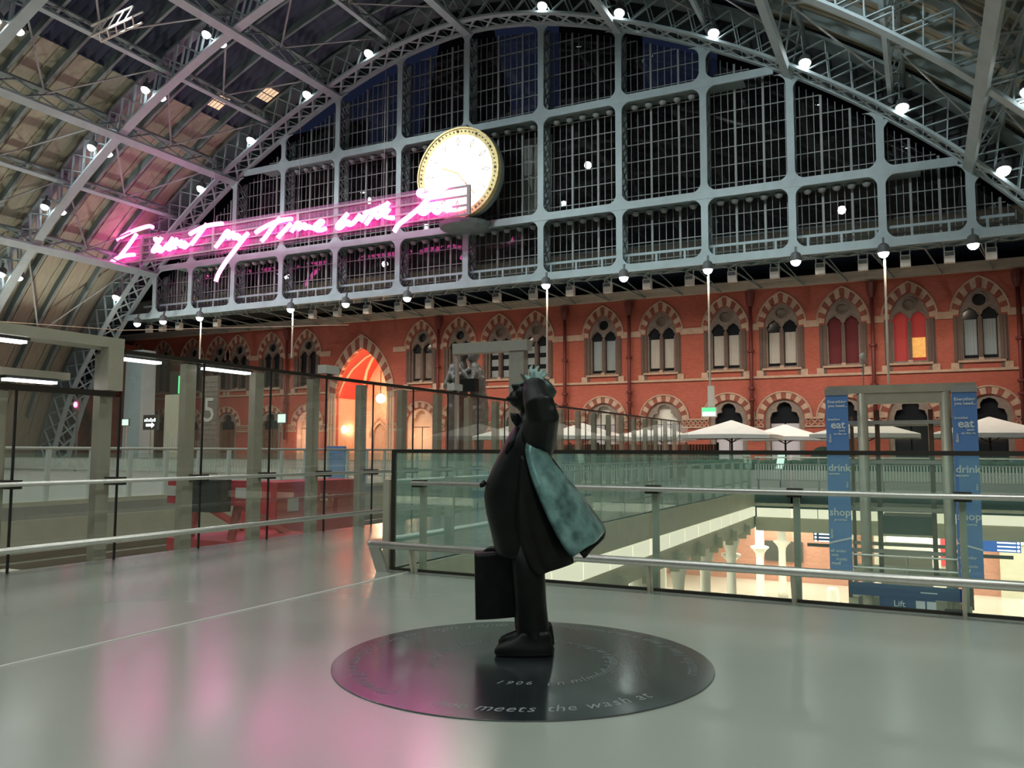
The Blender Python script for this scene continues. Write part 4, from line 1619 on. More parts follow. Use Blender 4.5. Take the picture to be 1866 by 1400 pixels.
# ---- balustrade with bars on the far side
t = thing('far_balustrade', 'pale barred balustrade at the far edge of the opening before the parasols', 'balustrade', (3, 34.3, 0))
f = MB()
for x in np.arange(-6.1, 13, 0.105):
    f.box((x - 0.022, 34.28, 0.42), (x + 0.022, 34.31, 1.02))
f.build('bar_infill', 'slatwhite', t)
f = MB()
for z in (0.40, 1.03):
    f.box((-6.1, 34.27, z - 0.02), (13, 34.32, z + 0.02))
f.tube([(-6.1, 34.2, 1.3), (13, 34.2, 1.3)], 0.03, 8)
f.build('rails', 'stainless', t)
for k, x in enumerate(np.arange(-6.0, 13, 2.3)):
    f = MB()
    f.box((x - 0.04, 34.3, 0), (x + 0.04, 34.38, 1.34))
    f.build('post', 'stainless', t)
t = thing('terrace_balustrade', 'pale barred balustrade on the plaza behind the tall glass screen', 'balustrade', (-18, 37.4, 0))
f = MB()
for x in np.arange(-60, -10.5, 0.12):
    f.box((x - 0.024, 37.4, 0.15), (x + 0.024, 37.43, 0.95))
f.build('bar_infill', 'slatwhite', t)
f = MB()
for z in (0.13, 0.97):
    f.box((-60, 37.39, z - 0.02), (-10.5, 37.44, z + 0.02))
f.build('rails', 'stainless', t)

# ---- tall glass screen beside the track
GX = -10.1
t = thing('glass_screen', 'tall glass screen with bronze fins between the walkway and the track', 'glass screen', (GX, 20, 0))
k = 0
ys = [7.80 + 1.49 * i for i in range(-8, 21)]
for i, y in enumerate(ys):
    low = y < 7.5
    f = MB()
    f.box((GX - 0.008, y + 0.12, 0.02), (GX + 0.008, y + 1.59, 2.25 if low else 2.88))
    f.build('glass_panel', 'clear', t)
    f = MB()
    f.box((GX - 0.30, y - 0.10, -0.4), (GX - 0.16, y + 0.10, 2.25 if low else 2.86))
    p = f.build('fin', 'bronzepost', t)
    f = MB()
    f.box((GX - 0.012, y + 0.09, 0.0), (GX + 0.012, y + 0.115, 2.25 if low else 2.88))
    f.build('panel_joint', 'black', p)
    f = MB()
    f.box((GX - 0.16, y + 0.02, 1.03), (GX + 0.12, y + 0.16, 1.14))
    f.build('clamp', 'darkrail', p)
f = MB()
f.box((GX - 0.03, ys[0], 2.25), (GX + 0.03, 7.80, 2.33))
f.build('low_top_rail', 'darkrail', t)
f = MB()
f.box((GX - 0.04, 7.96, 2.87), (GX + 0.04, 37.9, 2.93))
f.build('top_rail', 'darkrail', t)
f = MB()
f.tube([(GX + 0.14, ys[0], 1.09), (GX + 0.14, 37.9, 1.09)], 0.03, 10)
f.build('hand_rail', 'stainless', t, smooth=True)
f = MB()
f.tube([(GX + 0.20, ys[0], 0.30), (GX + 0.20, 37.9, 0.30)], 0.042, 12)
f.build('kick_rail', 'stainless', t, smooth=True)
# gate portal over the lower part of the screen
t = thing('portal_frame', 'olive metal portal frame with strip lights above the low glass', 'portal frame', (GX - 0.15, 4, 0))
f = MB()
f.box((GX - 0.42, -4, 2.94), (GX + 0.02, 7.92, 3.08))
f.build('head_beam', 'bronzepost', t)
f = MB()
f.box((GX - 0.14, 7.66, 2.34), (GX + 0.04, 7.90, 2.94))
f.build('end_post', 'bronzepost', t)
f = MB()
f.box((GX - 0.9, -4, 2.50), (GX - 0.7, 7.62, 2.60))
f.build('lower_beam', 'bronzepost', t)


def striplight(y0, y1, x, z, label):
    q = thing('strip_light', label, 'strip light', (x, (y0 + y1) / 2, z))
    g = MB()
    g.box((x - 0.09, y0 - 0.03, z), (x + 0.09, y1 + 0.03, z + 0.03))
    g.build('housing', 'lampbody', q)
    g = MB()
    g.box((x - 0.07, y0, z - 0.035), (x + 0.07, y1, z))
    g.build('tube', 'tube', q)


striplight(5.3, 6.60, GX - 0.2, 2.905, 'glowing strip light under the portal head beam at far left')
striplight(6.75, 7.45, GX - 0.8, 2.465, 'glowing strip light under the lower portal beam')
striplight(7.98, 8.62, GX - 0.12, 2.83, 'glowing strip light just right of the portal post')
striplight(9.5, 10.45, GX - 0.12, 2.83, 'glowing strip light furthest along the glass screen top')

# ---- buffer stop and red barrier on the track
t = thing('buffer_stop', 'red and white buffer stop with black rubber block on the track', 'buffer stop', (-13.6, 13.9, -1.05))
f = MB()
f.box((-14.6, 12.7, -0.62), (-12.7, 15.1, -0.36))
for x in (-14.55, -12.85):
    for y in (12.8, 14.9):
        f.box((x, y, -1.05), (x + 0.15, y + 0.15, -0.6))
f.build('base_frame', 'red', t)
for x in (-14.2, -13.0):
    for xx, y0_, y1_ in ((x, 13.15, 14.9), (x + 0.05, 13.1, 13.1)):
        f = MB()
        f.bar((xx, y0_, 0.4), (xx - 0.2, y1_, -0.4), 0.12, 0.14, (1, 0, 0))
        f.build('brace', 'redpale', t)
f = MB()
f.box((-14.85, 12.9, 0.36), (-12.4, 13.15, 0.88))
p = f.build('striped_beam', 'red', t)
f = MB()
for x in (-14.86, -12.85):
    f.box((x, 12.89, 0.52), (x + 0.46, 13.16, 0.74))
f.build('white_stripe', 'whitepaint', p)
f = MB()
f.box((-14.1, 12.5, 0.24), (-12.98, 12.9, 0.90))
f.build('rubber_block', 'rubber', t)
t = thing('red_barrier', 'large red metal barrier box behind the buffer stop', 'barrier', (-14.5, 17, -0.86))
f = MB()
f.prism([(15.3, -0.86), (18.9, -0.86), (18.5, 0.6), (15.4, 0.74)], lambda a, b, d: (-14.0 + d, a, b), -1.1, 0.0)
f.build('box_body', 'red', t)
f = MB()
for a, b in ((15.4, 16.5), (16.8, 17.5), (17.7, 18.4)):
    f.box((-14.01, a, -0.25), (-13.99, b, 0.25))
f.build('recessed_panel', 'redpale', t)
f = MB()
f.box((-15.1, 15.35, 0.36), (-13.95, 18.6, 0.74))
f.build('top_rim', 'red', t)
f = MB()
f.box((-13.985, 15.75, 0.02), (-13.975, 16.15, 0.33))
f.build('notice', 'whitepaint', t)
# rails
for x, lab in ((-12.55, 'steel running rail nearest the glass screen'), (-14.2, 'steel running rail under the buffer stop'), (-17.2, 'steel running rail of the further track, near side'), (-18.7, 'steel running rail of the further track, far side')):
    f = MB()
    f.box((x - 0.07, -12, -1.05), (x + 0.07, 33, -1.02))
    f.box((x - 0.015, -12, -1.02), (x + 0.015, 33, -0.92))
    f.box((x - 0.035, -12, -0.92), (x + 0.035, 33, -0.88))
    tag(f.build('track_rail', 'railsteel'), lab, 'rail')
for k, (x, y) in enumerate(((-11.6, 8.3), (-11.6, 9.3))):
    f = MB()
    f.box((x - 0.15, y - 0.15, -1.05), (x + 0.15, y + 0.15, -0.7))
    tag(f.build('marker_block', 'yellow'), ('yellow marker block beside the rail, nearer the left frame edge', 'yellow marker block beside the rail, second from the left')[k], 'marker')

# platform balustrade beyond the track
t = thing('platform_balustrade', 'glass balustrade with slanted steel posts along the far platform edge', 'balustrade', (-21.4, 20, 0))
for k, y in enumerate(np.arange(5.4, 36, 1.31)):
    f = MB()
    f.bar((-21.45, y, 0), (-21.40, y, 1.52), 0.09, 0.12, (0, 1, 0))
    f.build('post', 'slatwhite', t)
    f = MB()
    f.box((-21.47, y + 0.08, 0.12), (-21.45, y + 1.23, 1.42))
    f.build('glass_panel', 'green', t)
f = MB()
f.tube([(-21.4, 5, 1.55), (-21.4, 36, 1.55)], 0.045, 10)
f.build('hand_rail', 'whitepaint', t, smooth=True)
f = MB()
f.box((-21.6, 5, 0.0), (-21.35, 36, 0.12))
f.build('kerb', 'cream', t)

# ---- boards and signs on the plaza to the left
t = thing('platform_totem', 'tall pale totem board with the number 5', 'sign', (-40.3, 38, 0))
f = MB()
f.box((-41.0, 38, 0.0), (-39.65, 38.2, 6.2))
f.build('panel', 'stonegrey', t)
f = MB()
f.text('5', 2.2, lambda a, b, d: (-40.85 + a, 37.98 + d, 3.3 + b), depth=0.02)
f.build('numeral', 'whitepaint', t, fix=False)
f = MB()
for z in np.arange(2.2, 6.1, 0.3):
    f.box((-41.0, 37.985, z), (-39.65, 38.0, z + 0.03))
for x in np.arange(-41.4, -39.7, 0.14):
    f.box((x, 37.985, 1.75), (x + 0.06, 38.0, 2.1))
f.build('ruled_lines', 'stonegrey', t)
t = thing('information_board', 'cream information board with dark panel left of the 5 totem', 'sign', (-43.2, 38, 0))
f = MB()
f.box((-44.3, 38, 0), (-42.2, 38.2, 5.1))
f.build('panel', 'cream', t)
f = MB()
f.box((-43.9, 38.0, 5.1), (-42.3, 38.2, 6.6))
f.build('display_box', 'screen', t)
f = MB()
f.box((-43.1, 37.97, 5.15), (-42.45, 38.0, 6.3))
f.build('green_display', 'greenlit', t)
f = MB()
for x in np.arange(-44.2, -42.3, 0.2):
    f.box((x, 37.98, 1.75), (x + 0.1, 38.0, 2.3))
f.build('pale_band', 'whitepaint', t)


def lit_sign(name, label, x, y, z, wd, hg, face, words=None, wm='amber', post=True, arrow=False):
    q = thing(name, label, 'sign', (x, y, 0 if post else z))
    g = MB()
    g.box((x - wd / 2 - 0.04, y, z - hg / 2 - 0.04), (x + wd / 2 + 0.04, y + 0.12, z + hg / 2 + 0.04))
    g.build('box', 'lampbody', q)
    if post:
        g = MB()
        g.box((x - 0.04, y + 0.05, 0), (x + 0.04, y + 0.11, z))
        g.build('post', 'stainless', q)
    g = MB()
    g.box((x - wd / 2, y - 0.01, z - hg / 2), (x + wd / 2, y, z + hg / 2))
    g.build('face', face, q)
    if words == '~':
        g = MB()
        for q_ in range(6):
            g.box((x - wd * 0.42 + q_ * wd * 0.14, y - 0.02, z + hg * 0.05), (x - wd * 0.42 + q_ * wd * 0.14 + wd * 0.09, y - 0.012, z + hg * (0.22 + 0.08 * (q_ % 2))))
        g.build('lettering', wm, q)
    elif words:
        g = MB()
        g.text(words, hg * 0.42, lambda a, b, d: (x - wd * 0.42 + a, y - 0.02 + d, z + b), depth=0.01)
        g.build('lettering', wm, q, fix=False)
    if arrow:
        g = MB()
        g.prism([(x - wd * 0.3, z - hg * 0.30), (x + wd * 0.1, z - hg * 0.30), (x + wd * 0.1, z - hg * 0.42), (x + wd * 0.32, z - hg * 0.2), (x + wd * 0.1, z + 0.02), (x + wd * 0.1, z - hg * 0.1),
                 (x - wd * 0.3, z - hg * 0.10)], XZ(y), -0.02, -0.012)
        g.build('arrow', 'textlit', q)
    return q


lit_sign('direction_sign', 'black direction sign with amber letters and white arrow, left of the first totem fin', -50.9, 38.1, 3.25, 1.1, 0.85, 'screen', 'Exit', 'amber', True, True)
lit_sign('direction_sign', 'black direction sign with white letters beside the cream board', -45.1, 37.6, 3.3, 1.3, 0.9, 'screen', '~', 'textlit', True, True)
lit_sign('exit_sign', 'small pale green lit exit sign in front of the shed leg', -48.0, 38.0, 3.35, 0.6, 0.4, 'exitlit')
lit_sign('exit_sign', 'small pale green lit exit sign left of the porch arch', -34.35, 38.0, 3.42, 0.6, 0.5, 'exitlit')
t = thing('signal_lamp', 'small red signal lamp glowing behind the left glass screen', 'signal', (-53.1, 38, 0))
f = MB()
f.box((-53.35, 38.0, 4.2), (-52.85, 38.2, 5.1))
f.box((-53.15, 38.1, 0), (-53.05, 38.2, 4.2))
f.build('housing', 'lampbody', t)
f = MB()
f.sphere((-53.1, 37.95, 4.65), (0.16, 0.1, 0.2), 10, 6)
f.build('lens', 'redlit', t)
f = MB()
f.box((-29.3, 36.0, 0), (-28.1, 36.2, 1.75))
tag(f.build('blue_noticeboard', 'bannerblue'), 'blue notice panel standing behind the glass left of the porch lamps', 'notice panel')
# lanterns
for i, (x, y, z, r_) in enumerate(((-37.7, 52.7, 5.55, 0.36), (-42.0, 53.6, 3.2, 0.32))):
    t = thing('porch_lantern', ('bright round lantern high in the tall pointed porch arch', 'bright round lantern low at the left of the porch arch')[i], 'lamp', (x, y, z))
    f = MB()
    f.sphere((x, y, z), r_, 16, 10)
    f.build('globe', 'lantern', t, smooth=True)
    f = MB()
    f.tube([(x, y, z + r_ * 0.9), (x, y, z + 2.2)], 0.03, 6)
    f.build('chain', 'black', t)

# ---- lift tower with blue banners
LX0, LX1, LY = -1.62, 0.66, 25.0
t = thing('lift_tower', 'glass lift tower with two olive posts rising from the lower hall', 'lift', (-0.5, LY + 1, -5.6))
for x in (-1.5, 0.56):
    f = MB()
    f.tube([(x, LY, -5.6), (x, LY, 3.36)], 0.14, 14)
    f.build('front_post', 'bronzepost', t, smooth=True)
for x in (-1.95, 1.0):
    for y in (LY + 0.1, LY + 2.2):
        f = MB()
        f.box((x - 0.05, y - 0.05, -2.6), (x + 0.05, y + 0.05, 2.6))
        f.build('corner_rail', 'timber', t)
f = MB()
f.box((-2.42, LY - 0.14, 3.16), (1.28, LY + 0.3, 3.38))
f.box((-1.62, LY - 0.1, 2.86), (0.66, LY + 0.2, 3.16))
f.build('head_beam', 'bronzepost', t)
for z in (2.35, 1.25, -0.05, -1.2):
    for yy in (LY + 0.12, LY + 2.1):
        f = MB()
        f.box((-1.95, yy, z - 0.05), (1.0, yy + 0.09, z + 0.05))
        f.build('cross_rail', 'stainless', t)
for nm, a, b in (('glass_wall', (-1.95, LY + 0.14, -2.0), (1.0, LY + 0.16, 2.4)), ('glass_wall', (-1.96, LY + 0.15, -2.0), (-1.94, LY + 2.2, 2.4)), ('glass_wall', (0.99, LY + 0.15, -2.0), (1.01, LY + 2.2, 2.4))):
    f = MB()
    f.box(a, b)
    f.build(nm, 'liftglass', t)
for x in (-1.15, 0.2):
    f = MB()
    f.box((x - 0.06, LY + 0.3, -2.0), (x + 0.06, LY + 0.42, 2.7))
    f.build('guide_rail', 'timber', t)
f = MB()
f.box((-1.1, LY + 0.5, -0.75), (0.15, LY + 2.0, -0.25))
f.build('cab_top', 'screen', t)
f = MB()
f.box((-1.95, LY + 0.9, -2.1), (0.95, LY + 3.2, -1.95))
f.build('landing_roof', 'cream', t)
f = MB()
for z in (-1.28, -1.62):
    f.tube([(-1.95, LY - 0.2, z), (0.95, LY - 0.2, z)], 0.03, 8)
for x in (-1.9, -0.5, 0.9):
    f.tube([(x, LY - 0.2, -2.0), (x, LY - 0.2, -1.28)], 0.025, 8)
f.build('guard_rail', 'stainless', t)
f = MB()
f.box((-2.0, LY, -5.6), (-1.75, LY + 2.2, -2.5))
f.box((0.75, LY, -5.6), (1.0, LY + 2.2, -2.5))
f.box((-1.75, LY + 0.5, -5.6), (0.75, LY + 0.6, -2.5))
f.build('lobby_walls', 'cream', t)
f = MB()
f.box((-1.3, LY + 0.35, -5.6), (0.2, LY + 0.5, -2.95))
f.build('lift_door', 'stainless', t)
f = MB()
f.box((-1.95, LY - 0.3, -2.36), (0.95, LY - 0.2, -2.03))
p = f.build('header_sign', 'signblue', t, label='dark blue lift header sign')
f = MB()
f.text('Lift', 0.22, lambda a, b, d: (-0.86 + a, LY - 0.34 + d, -2.58 + b), depth=0.01)
for q in (0, 1):
    f.box((-0.32 + q * 0.26, LY - 0.345, -2.6), (-0.1 + q * 0.26, LY - 0.335, -2.4))
f.box((-0.2, LY - 0.31, -2.2), (0.2, LY - 0.301, -2.17))
f.build('lettering', 'text', p, fix=False)
f = MB()
f.box((-1.2, LY - 0.33, -2.68), (0.15, LY - 0.25, -2.36))
f.build('drop_sign', 'signblue', t)
f = MB()
f.box((0.35, LY - 0.33, -2.75), (0.85, LY - 0.27, -2.55))
f.build('small_sign', 'screen', t)
# camera mast on top
f = MB()
f.tube([(-1.45, LY, 3.36), (-1.45, LY, 4.2)], 0.02, 6)
p = f.build('camera_mast', 'stainless', t)
f = MB()
f.sphere((-1.45, LY, 4.22), 0.09, 10, 7)
f.build('dome_camera', 'speaker', p, smooth=True)


def banner(x0, x1, y, label, flip):
    q = thing('hanging_banner', label, 'banner', ((x0 + x1) / 2, y, 3.15))
    g = MB()
    g.box((x0, y, -1.85), (x1, y + 0.03, 3.12))
    g.build('cloth', 'bannerblue', q)
    g = MB()
    g.box((x0 - 0.02, y - 0.03, 3.10), (x1 + 0.02, y + 0.06, 3.28))
    g.build('top_batten', 'stainless', q)
    W_ = x1 - x0
    T = lambda ox, z, rot=False: ((lambda a, b, d: (x0 + ox + a, y - 0.015 + d, z + b)) if not rot else (lambda a, b, d: (x0 + ox - b, y - 0.015 + d, z + a)))
    g = MB()
    for tx, s_, ox, z, rot, bold in (('Everything', 0.115, 0.05, 2.88, False, 0.004), ('you need...', 0.115, 0.06, 2.77, False, 0.004), ('breakfast', 0.085, 0.05, 2.40, False, 0.003),
                                     ('eat', 0.30, 0.12, 2.18, False, 0.008), ('dining', 0.10, 0.13, 1.78, True, 0.003), ('lunch', 0.075, 0.33, 2.09, False, 0.003),
                                     ('on the go', 0.085, 0.19, 2.00, False, 0.003), ('drink', 0.27, 0.03, 1.00, False, 0.006), ('espresso', 0.085, 0.03, 0.90, False, 0.003),
                                     ('bars', 0.09, 0.53, 0.55, True, 0.002), ('shop', 0.28, 0.03, -0.22, False, 0.006), ('groceries', 0.085, 0.15, -0.36, False, 0.002),
                                     ('fashion', 0.09, 0.10, -0.85, True, 0.002), ('all under', 0.115, 0.03, -1.22, False, 0.002), ('one', 0.12, 0.05, -1.33, False, 0.002),
                                     ('iconic', 0.12, 0.17, -1.44, False, 0.002), ('roof', 0.13, 0.05, -1.56, False, 0.004)):
        g.text(tx, s_, T(ox, z, rot), depth=0.006, bold=bold)
    g.build('lettering', 'text', q, fix=False)
    g = MB()
    a, b = ((x0, -0.98), (x1, -0.82))
    if flip:
        a, b = ((x0, -0.82), (x1, -0.98))
    g.bar((a[0], y - 0.012, a[1]), (b[0], y - 0.012, b[1]), 0.012, 0.05, (0, 0, 1))
    g.tube([(x0 + 0.03, y - 0.012, -1.85), (x0 + 0.05, y - 0.012, -1.78), (x0 + 0.12, y - 0.012, -1.74), (x1 - 0.02, y - 0.012, -1.74)], 0.012, 6)
    g.build('stripe', 'text', q)


banner(-2.42, -1.84, 24.55, 'tall blue shop banner at the left of the lift tower', False)
banner(0.70, 1.28, 24.55, 'tall blue shop banner at the right of the lift tower', True)


def hall_sign(x0, x1, z0, z1, y, label, face, right):
    q = thing('hall_sign', label, 'sign', ((x0 + x1) / 2, y, z1))
    g = MB()
    g.box((x0, y, z0), (x1, y + 0.12, z1))
    g.build('panel', face, q)
    g = MB()
    for k in range(3):
        zz = z1 - 0.12 - k * 0.14
        g.box((x0 + 0.05 + (0.35 if right else 0.15) * (x1 - x0), y - 0.01, zz), (x1 - 0.16, y, zz + 0.055))
        g.sphere((x1 - 0.08 if right else x0 + 0.08, y - 0.005, zz + 0.03), (0.05, 0.01, 0.05), 8, 5)
    g.build('lines_of_lettering', 'textlit', q)
    for xh in (x0 + 0.2, x1 - 0.2):
        g = MB()
        g.tube([(xh, y + 0.06, z1), (xh, y + 0.06, -1.42)], 0.015, 6)
        g.build('hanger', 'black', q)
    g = MB()
    g.box((x0 - 0.25 if not right else x0 - 0.05, y, z0 - 0.25), (x1 - 0.25 if right else x1, y + 0.08, z0 - 0.12))
    g.build('lower_board', 'black', q)


hall_sign(-4.15, -3.1, -2.08, -1.72, 36.0, 'blue hall direction sign left of the left banner', 'signblue', False)
hall_sign(1.85, 3.1, -2.18, -1.74, 36.0, 'lit blue hall direction sign right of the right banner', 'signlit', True)
# shop and boards on the hall wall
t = thing('hall_shopfront', 'pale shopfront with dark glass doors in the lower hall behind the lift', 'shopfront', (-1.0, 47.9, -5.6))
f = MB()
f.box((-2.5, 47.6, -5.6), (1.0, 48.0, -2.3))
f.build('surround', 'speaker', t)
f = MB()
f.box((-2.2, 47.5, -5.6), (0.2, 47.6, -3.5))
f.build('dark_doors', 'screen', t)
f = MB()
f.box((-1.9, 47.52, -3.1), (0.1, 47.6, -2.75))
f.build('lit_fascia_sign', 'textlit', t)
f = MB()
f.box((0.6, 47.5, -4.2), (0.95, 47.6, -2.6))
f.build('red_panel', 'red', t)
f = MB()
f.box((-8.1, 47.85, -4.5), (-6.1, 47.99, -3.4))
tag(f.build('hall_noticeboard', 'screen'), 'dark notice board on the brick hall wall behind white columns', 'notice board')
t = thing('hall_wall_panel', 'pale tall door panel in the lower hall at far right', 'door', (4.0, 47.9, -5.6))
f = MB()
f.box((3.2, 47.8, -5.6), (5.0, 48.0, -3.0))
f.build('leaf', 'cream', t)
f = MB()
f.box((5.0, 47.7, -5.6), (5.2, 48.0, -2.9))
f.box((3.0, 47.7, -3.0), (5.2, 48.0, -2.8))
f.build('casing', 'white', t)
for k, (x, y) in enumerate(((-3.9, 40.5), (3.7, 41.0))):
    f = MB()
    f.lathe([(0.22, 0), (0.26, 0.1), (0.26, 0.9), (0.2, 1.0)], (x, y, -5.6), 14)
    tag(f.build('hall_bin', 'white'), ('white drum bin on the hall floor left of the lift', 'white drum bin on the hall floor right of the lift')[k], 'bin')

# ---- parasols on the plaza
def parasol(x, y, half, z0, z1, label, rz=0.0):
    q = thing('parasol', label, 'parasol', (x, y, 0), rz, 'white parasols on the plaza')
    c_, s_ = math.cos(rz), math.sin(rz)
    P_ = lambda a, b, z: (x + a * c_ - b * s_, y + a * s_ + b * c_, z)
    g = MB()
    n = 8
    rim, mid = [], []
    for k in range(4 * n):
        e, t_ = divmod(k, n)
        t_ = t_ / n * 2 - 1
        a, b = ((t_, -1), (1, t_), (-t_, 1), (-1, -t_))[e]
        rim.append((a, b, 0.04 * (1 - t_ * t_)))
    g.loft([[P_(a * half * f_, b * half * f_, z0 + (z1 - z0) * (1 - f_**0.9) + sag * f_) for a, b, sag in rim] for f_ in (0.02, 0.35, 0.7, 1.0)] +
           [[P_(a * half * 1.0, b * half * 1.0, z0 - 0.17 + sag * 0.3) for a, b, sag in rim], [P_(a * half * 0.985, b * half * 0.985, z0 - 0.17 + sag * 0.3) for a, b, sag in rim],
            [P_(a * half * 0.985, b * half * 0.985, z0 - 0.02 + sag) for a, b, sag in rim], [P_(a * half * 0.02, b * half * 0.02, z1 - 0.04) for a, b, sag in rim]], cap=True)
    g.build('canopy', 'canvas', q)
    g = MB()
    g.tube([P_(0, 0, 0), P_(0, 0, z1 - 0.02)], 0.05, 10)
    g.lathe([(0.35, 0), (0.35, 0.08), (0.08, 0.12)], P_(0, 0, 0), 14)
    g.build('pole', 'black', q)
    g = MB()
    for a, b in ((1, 1), (1, -1), (-1, 1), (-1, -1)):
        g.bar(P_(0, 0, z1 - 0.15), P_(a * half * 0.95, b * half * 0.95, z0 - 0.03), 0.03, 0.04)
        g.bar(P_(0, 0, z0 - 0.35), P_(a * half * 0.5, b * half * 0.5, z0 + (z1 - z0) * 0.42), 0.025, 0.03)
    g.build('ribs', 'black', q)


parasol(-8.5, 41.5, 2.15, 2.32, 3.10, 'white parasol with a clear view, left of the left banner')
parasol(-6.6, 46.0, 2.1, 2.28, 3.0, 'white parasol half hidden behind the one left of the banner')
parasol(-2.35, 41.5, 2.25, 2.32, 3.08, 'white parasol behind the left half of the lift tower')
parasol(2.6, 41.5, 2.35, 2.30, 3.10, 'white parasol behind the right banner')
parasol(-16.9, 42.7, 2.1, 2.32, 3.10, 'white parasol just right of the bronze man, behind the glass screen')
parasol(-14.6, 46.8, 1.9, 2.25, 2.85, 'white parasol second to the right of the bronze man')
parasol(-12.1, 42.0, 1.35, 2.25, 2.85, 'white parasol peeping in behind the end of the glass screen')
parasol(-19.3, 38.8, 1.6, 2.25, 2.9, 'white parasol by the feet of the embracing bronze couple')

# terrace hedge, timber fence, planters
f = MB()
for x in np.arange(-9.2, 8, 0.6):
    f.sphere((x, 37.4 + random.uniform(-0.1, 0.1), 0.95), (0.45, 0.3, random.uniform(0.22, 0.32)), 8, 6)
hb = thing('terrace_hedge', 'low dark clipped hedge in a pale planter along the parasol terrace', 'hedge', (-1, 37.4, 0))
f.box((-9.6, 37.2, 0.7), (8, 37.6, 1.0))
f.build('clipped_leaves', 'hedge', hb)
f = MB()
f.box((-9.7, 37.12, 0), (8.1, 37.68, 0.74))
f.build('planter', 'speaker', hb)
f = MB()
f.sphere((-4.0, 39.2, 1.35), (0.55, 0.4, 0.42), 12, 8)
f.lathe([(0.25, 0), (0.3, 0.9), (0.28, 0.95)], (-4.0, 39.2, 0), 12)
tag(f.build('potted_shrub', 'hedge', smooth=True), 'dark rounded potted shrub left of the left banner', 'plant')
t = thing('timber_fence', 'dark timber terrace fence between the parasols right of the bronze man', 'fence', (-14, 43, 0))
f = MB()
for x in np.arange(-19.5, -9.6, 0.16):
    f.box((x, 43.0, 0.1), (x + 0.13, 43.06, 1.9))
f.build('boards', 'timber', t)
f = MB()
for x in np.arange(-19.5, -9.5, 1.65):
    f.box((x, 43.05, 0), (x + 0.1, 43.15, 2.0))
f.build('posts', 'black', t)
t = thing('menu_board', 'pale tilted menu board standing by the hedge', 'menu board', (-5.5, 36.9, 0))
f = MB()
f.prism([(-5.72, 0.80), (-5.42, 0.80), (-5.32, 1.40), (-5.62, 1.40)], XZ(36.9), 0, 0.04)
f.build('board', 'exitlit', t)
f = MB()
f.bar((-5.55, 36.95, 0), (-5.52, 36.95, 0.85), 0.04, 0.04)
f.build('stand', 'black', t)
f = MB()
f.box((3.1, 37.8, 0.75), (4.0, 38.4, 1.25))
tag(f.build('blue_box', 'bannerblue'), 'blue box on the terrace right of the right banner', 'box')

# ---- tall bronze couple under the clock
CX, CYY = -22.75, 40.0
t = thing('bronze_couple', 'towering bronze statue of an embracing couple under the station clock', 'statue', (CX, CYY, 0))
f = MB()
f.lathe([(2.0, 0), (2.0, 0.3), (1.9, 0.36)], (CX, CYY, 0), 40)
f.build('plinth', 'stonegrey', t)


def figure(name, spec, m_):
    g = MB()
    for kind, pts, rs in spec:
        pp = [Vector((CX + a, CYY + b, c)) for a, b, c in pts]
        if kind == 't':
            g.tube(pp, rs, 10)
            g.sphere(pp[0], rs[0] * 0.98, 10, 7)
            g.sphere(pp[-1], rs[-1] * 0.98, 10, 7)
        else:
            g.sphere(pp[0], rs, 14, 10)
    o_ = g.build(name, m_, t, smooth=True)
    md_ = o_.modifiers.new('fuse', 'REMESH')
    md_.mode = 'VOXEL'
    md_.voxel_size = 0.045
    md_.use_smooth_shade = True
    md_ = o_.modifiers.new('relax', 'SMOOTH')
    md_.iterations = 3
    tx = bpy.data.textures.get('folds') or bpy.data.textures.new('folds', 'CLOUDS')
    tx.noise_scale = 0.35
    md_ = o_.modifiers.new('cloth', 'DISPLACE')
    md_.texture = tx
    md_.strength = 0.10
    md_.mid_level = 0.5
    return o_


figure('figure', [
    ('t', [(-0.75, -0.1, 3.9), (-0.85, -0.1, 2.2), (-0.95, -0.1, 0.6)], [0.44, 0.34, 0.26]), ('t', [(-0.55, 0.45, 3.9), (-0.55, 0.5, 2.2), (-0.6, 0.5, 0.6)], [0.44, 0.34, 0.26]),
    ('t', [(-0.95, -0.3, 0.48), (-0.45, -0.3, 0.45)], [0.2, 0.15]), ('t', [(-0.6, 0.5, 0.48), (-0.1, 0.5, 0.45)], [0.2, 0.15]),
    ('t', [(-0.65, 0.1, 3.9), (-0.72, 0.1, 4.8), (-0.62, 0.1, 5.8), (-0.5, 0.1, 6.3)], [0.56, 0.62, 0.66, 0.42]),
    ('t', [(-0.45, 0.1, 6.3), (-0.3, 0.05, 6.75)], [0.24, 0.22]), ('s', [(-0.18, 0.0, 7.1)], (0.33, 0.3, 0.44)), ('t', [(0.05, -0.05, 7.1), (0.17, -0.05, 6.98)], [0.07, 0.08]),
    ('t', [(-0.6, -0.5, 6.1), (-0.8, -0.85, 5.1), (0.25, -0.75, 5.05)], [0.30, 0.26, 0.17]), ('t', [(0.25, -0.75, 5.05), (0.5, -0.68, 5.08)], [0.15, 0.09]),
    ('t', [(-0.6, -0.45, 6.05), (-0.35, -0.85, 5.45), (0.45, -0.6, 5.95)], [0.28, 0.22, 0.15]), ('t', [(-0.3, 0.6, 6.0), (0.2, 0.8, 5.4), (0.8, 0.5, 5.3)], [0.27, 0.22, 0.15])], 'bronzelight')
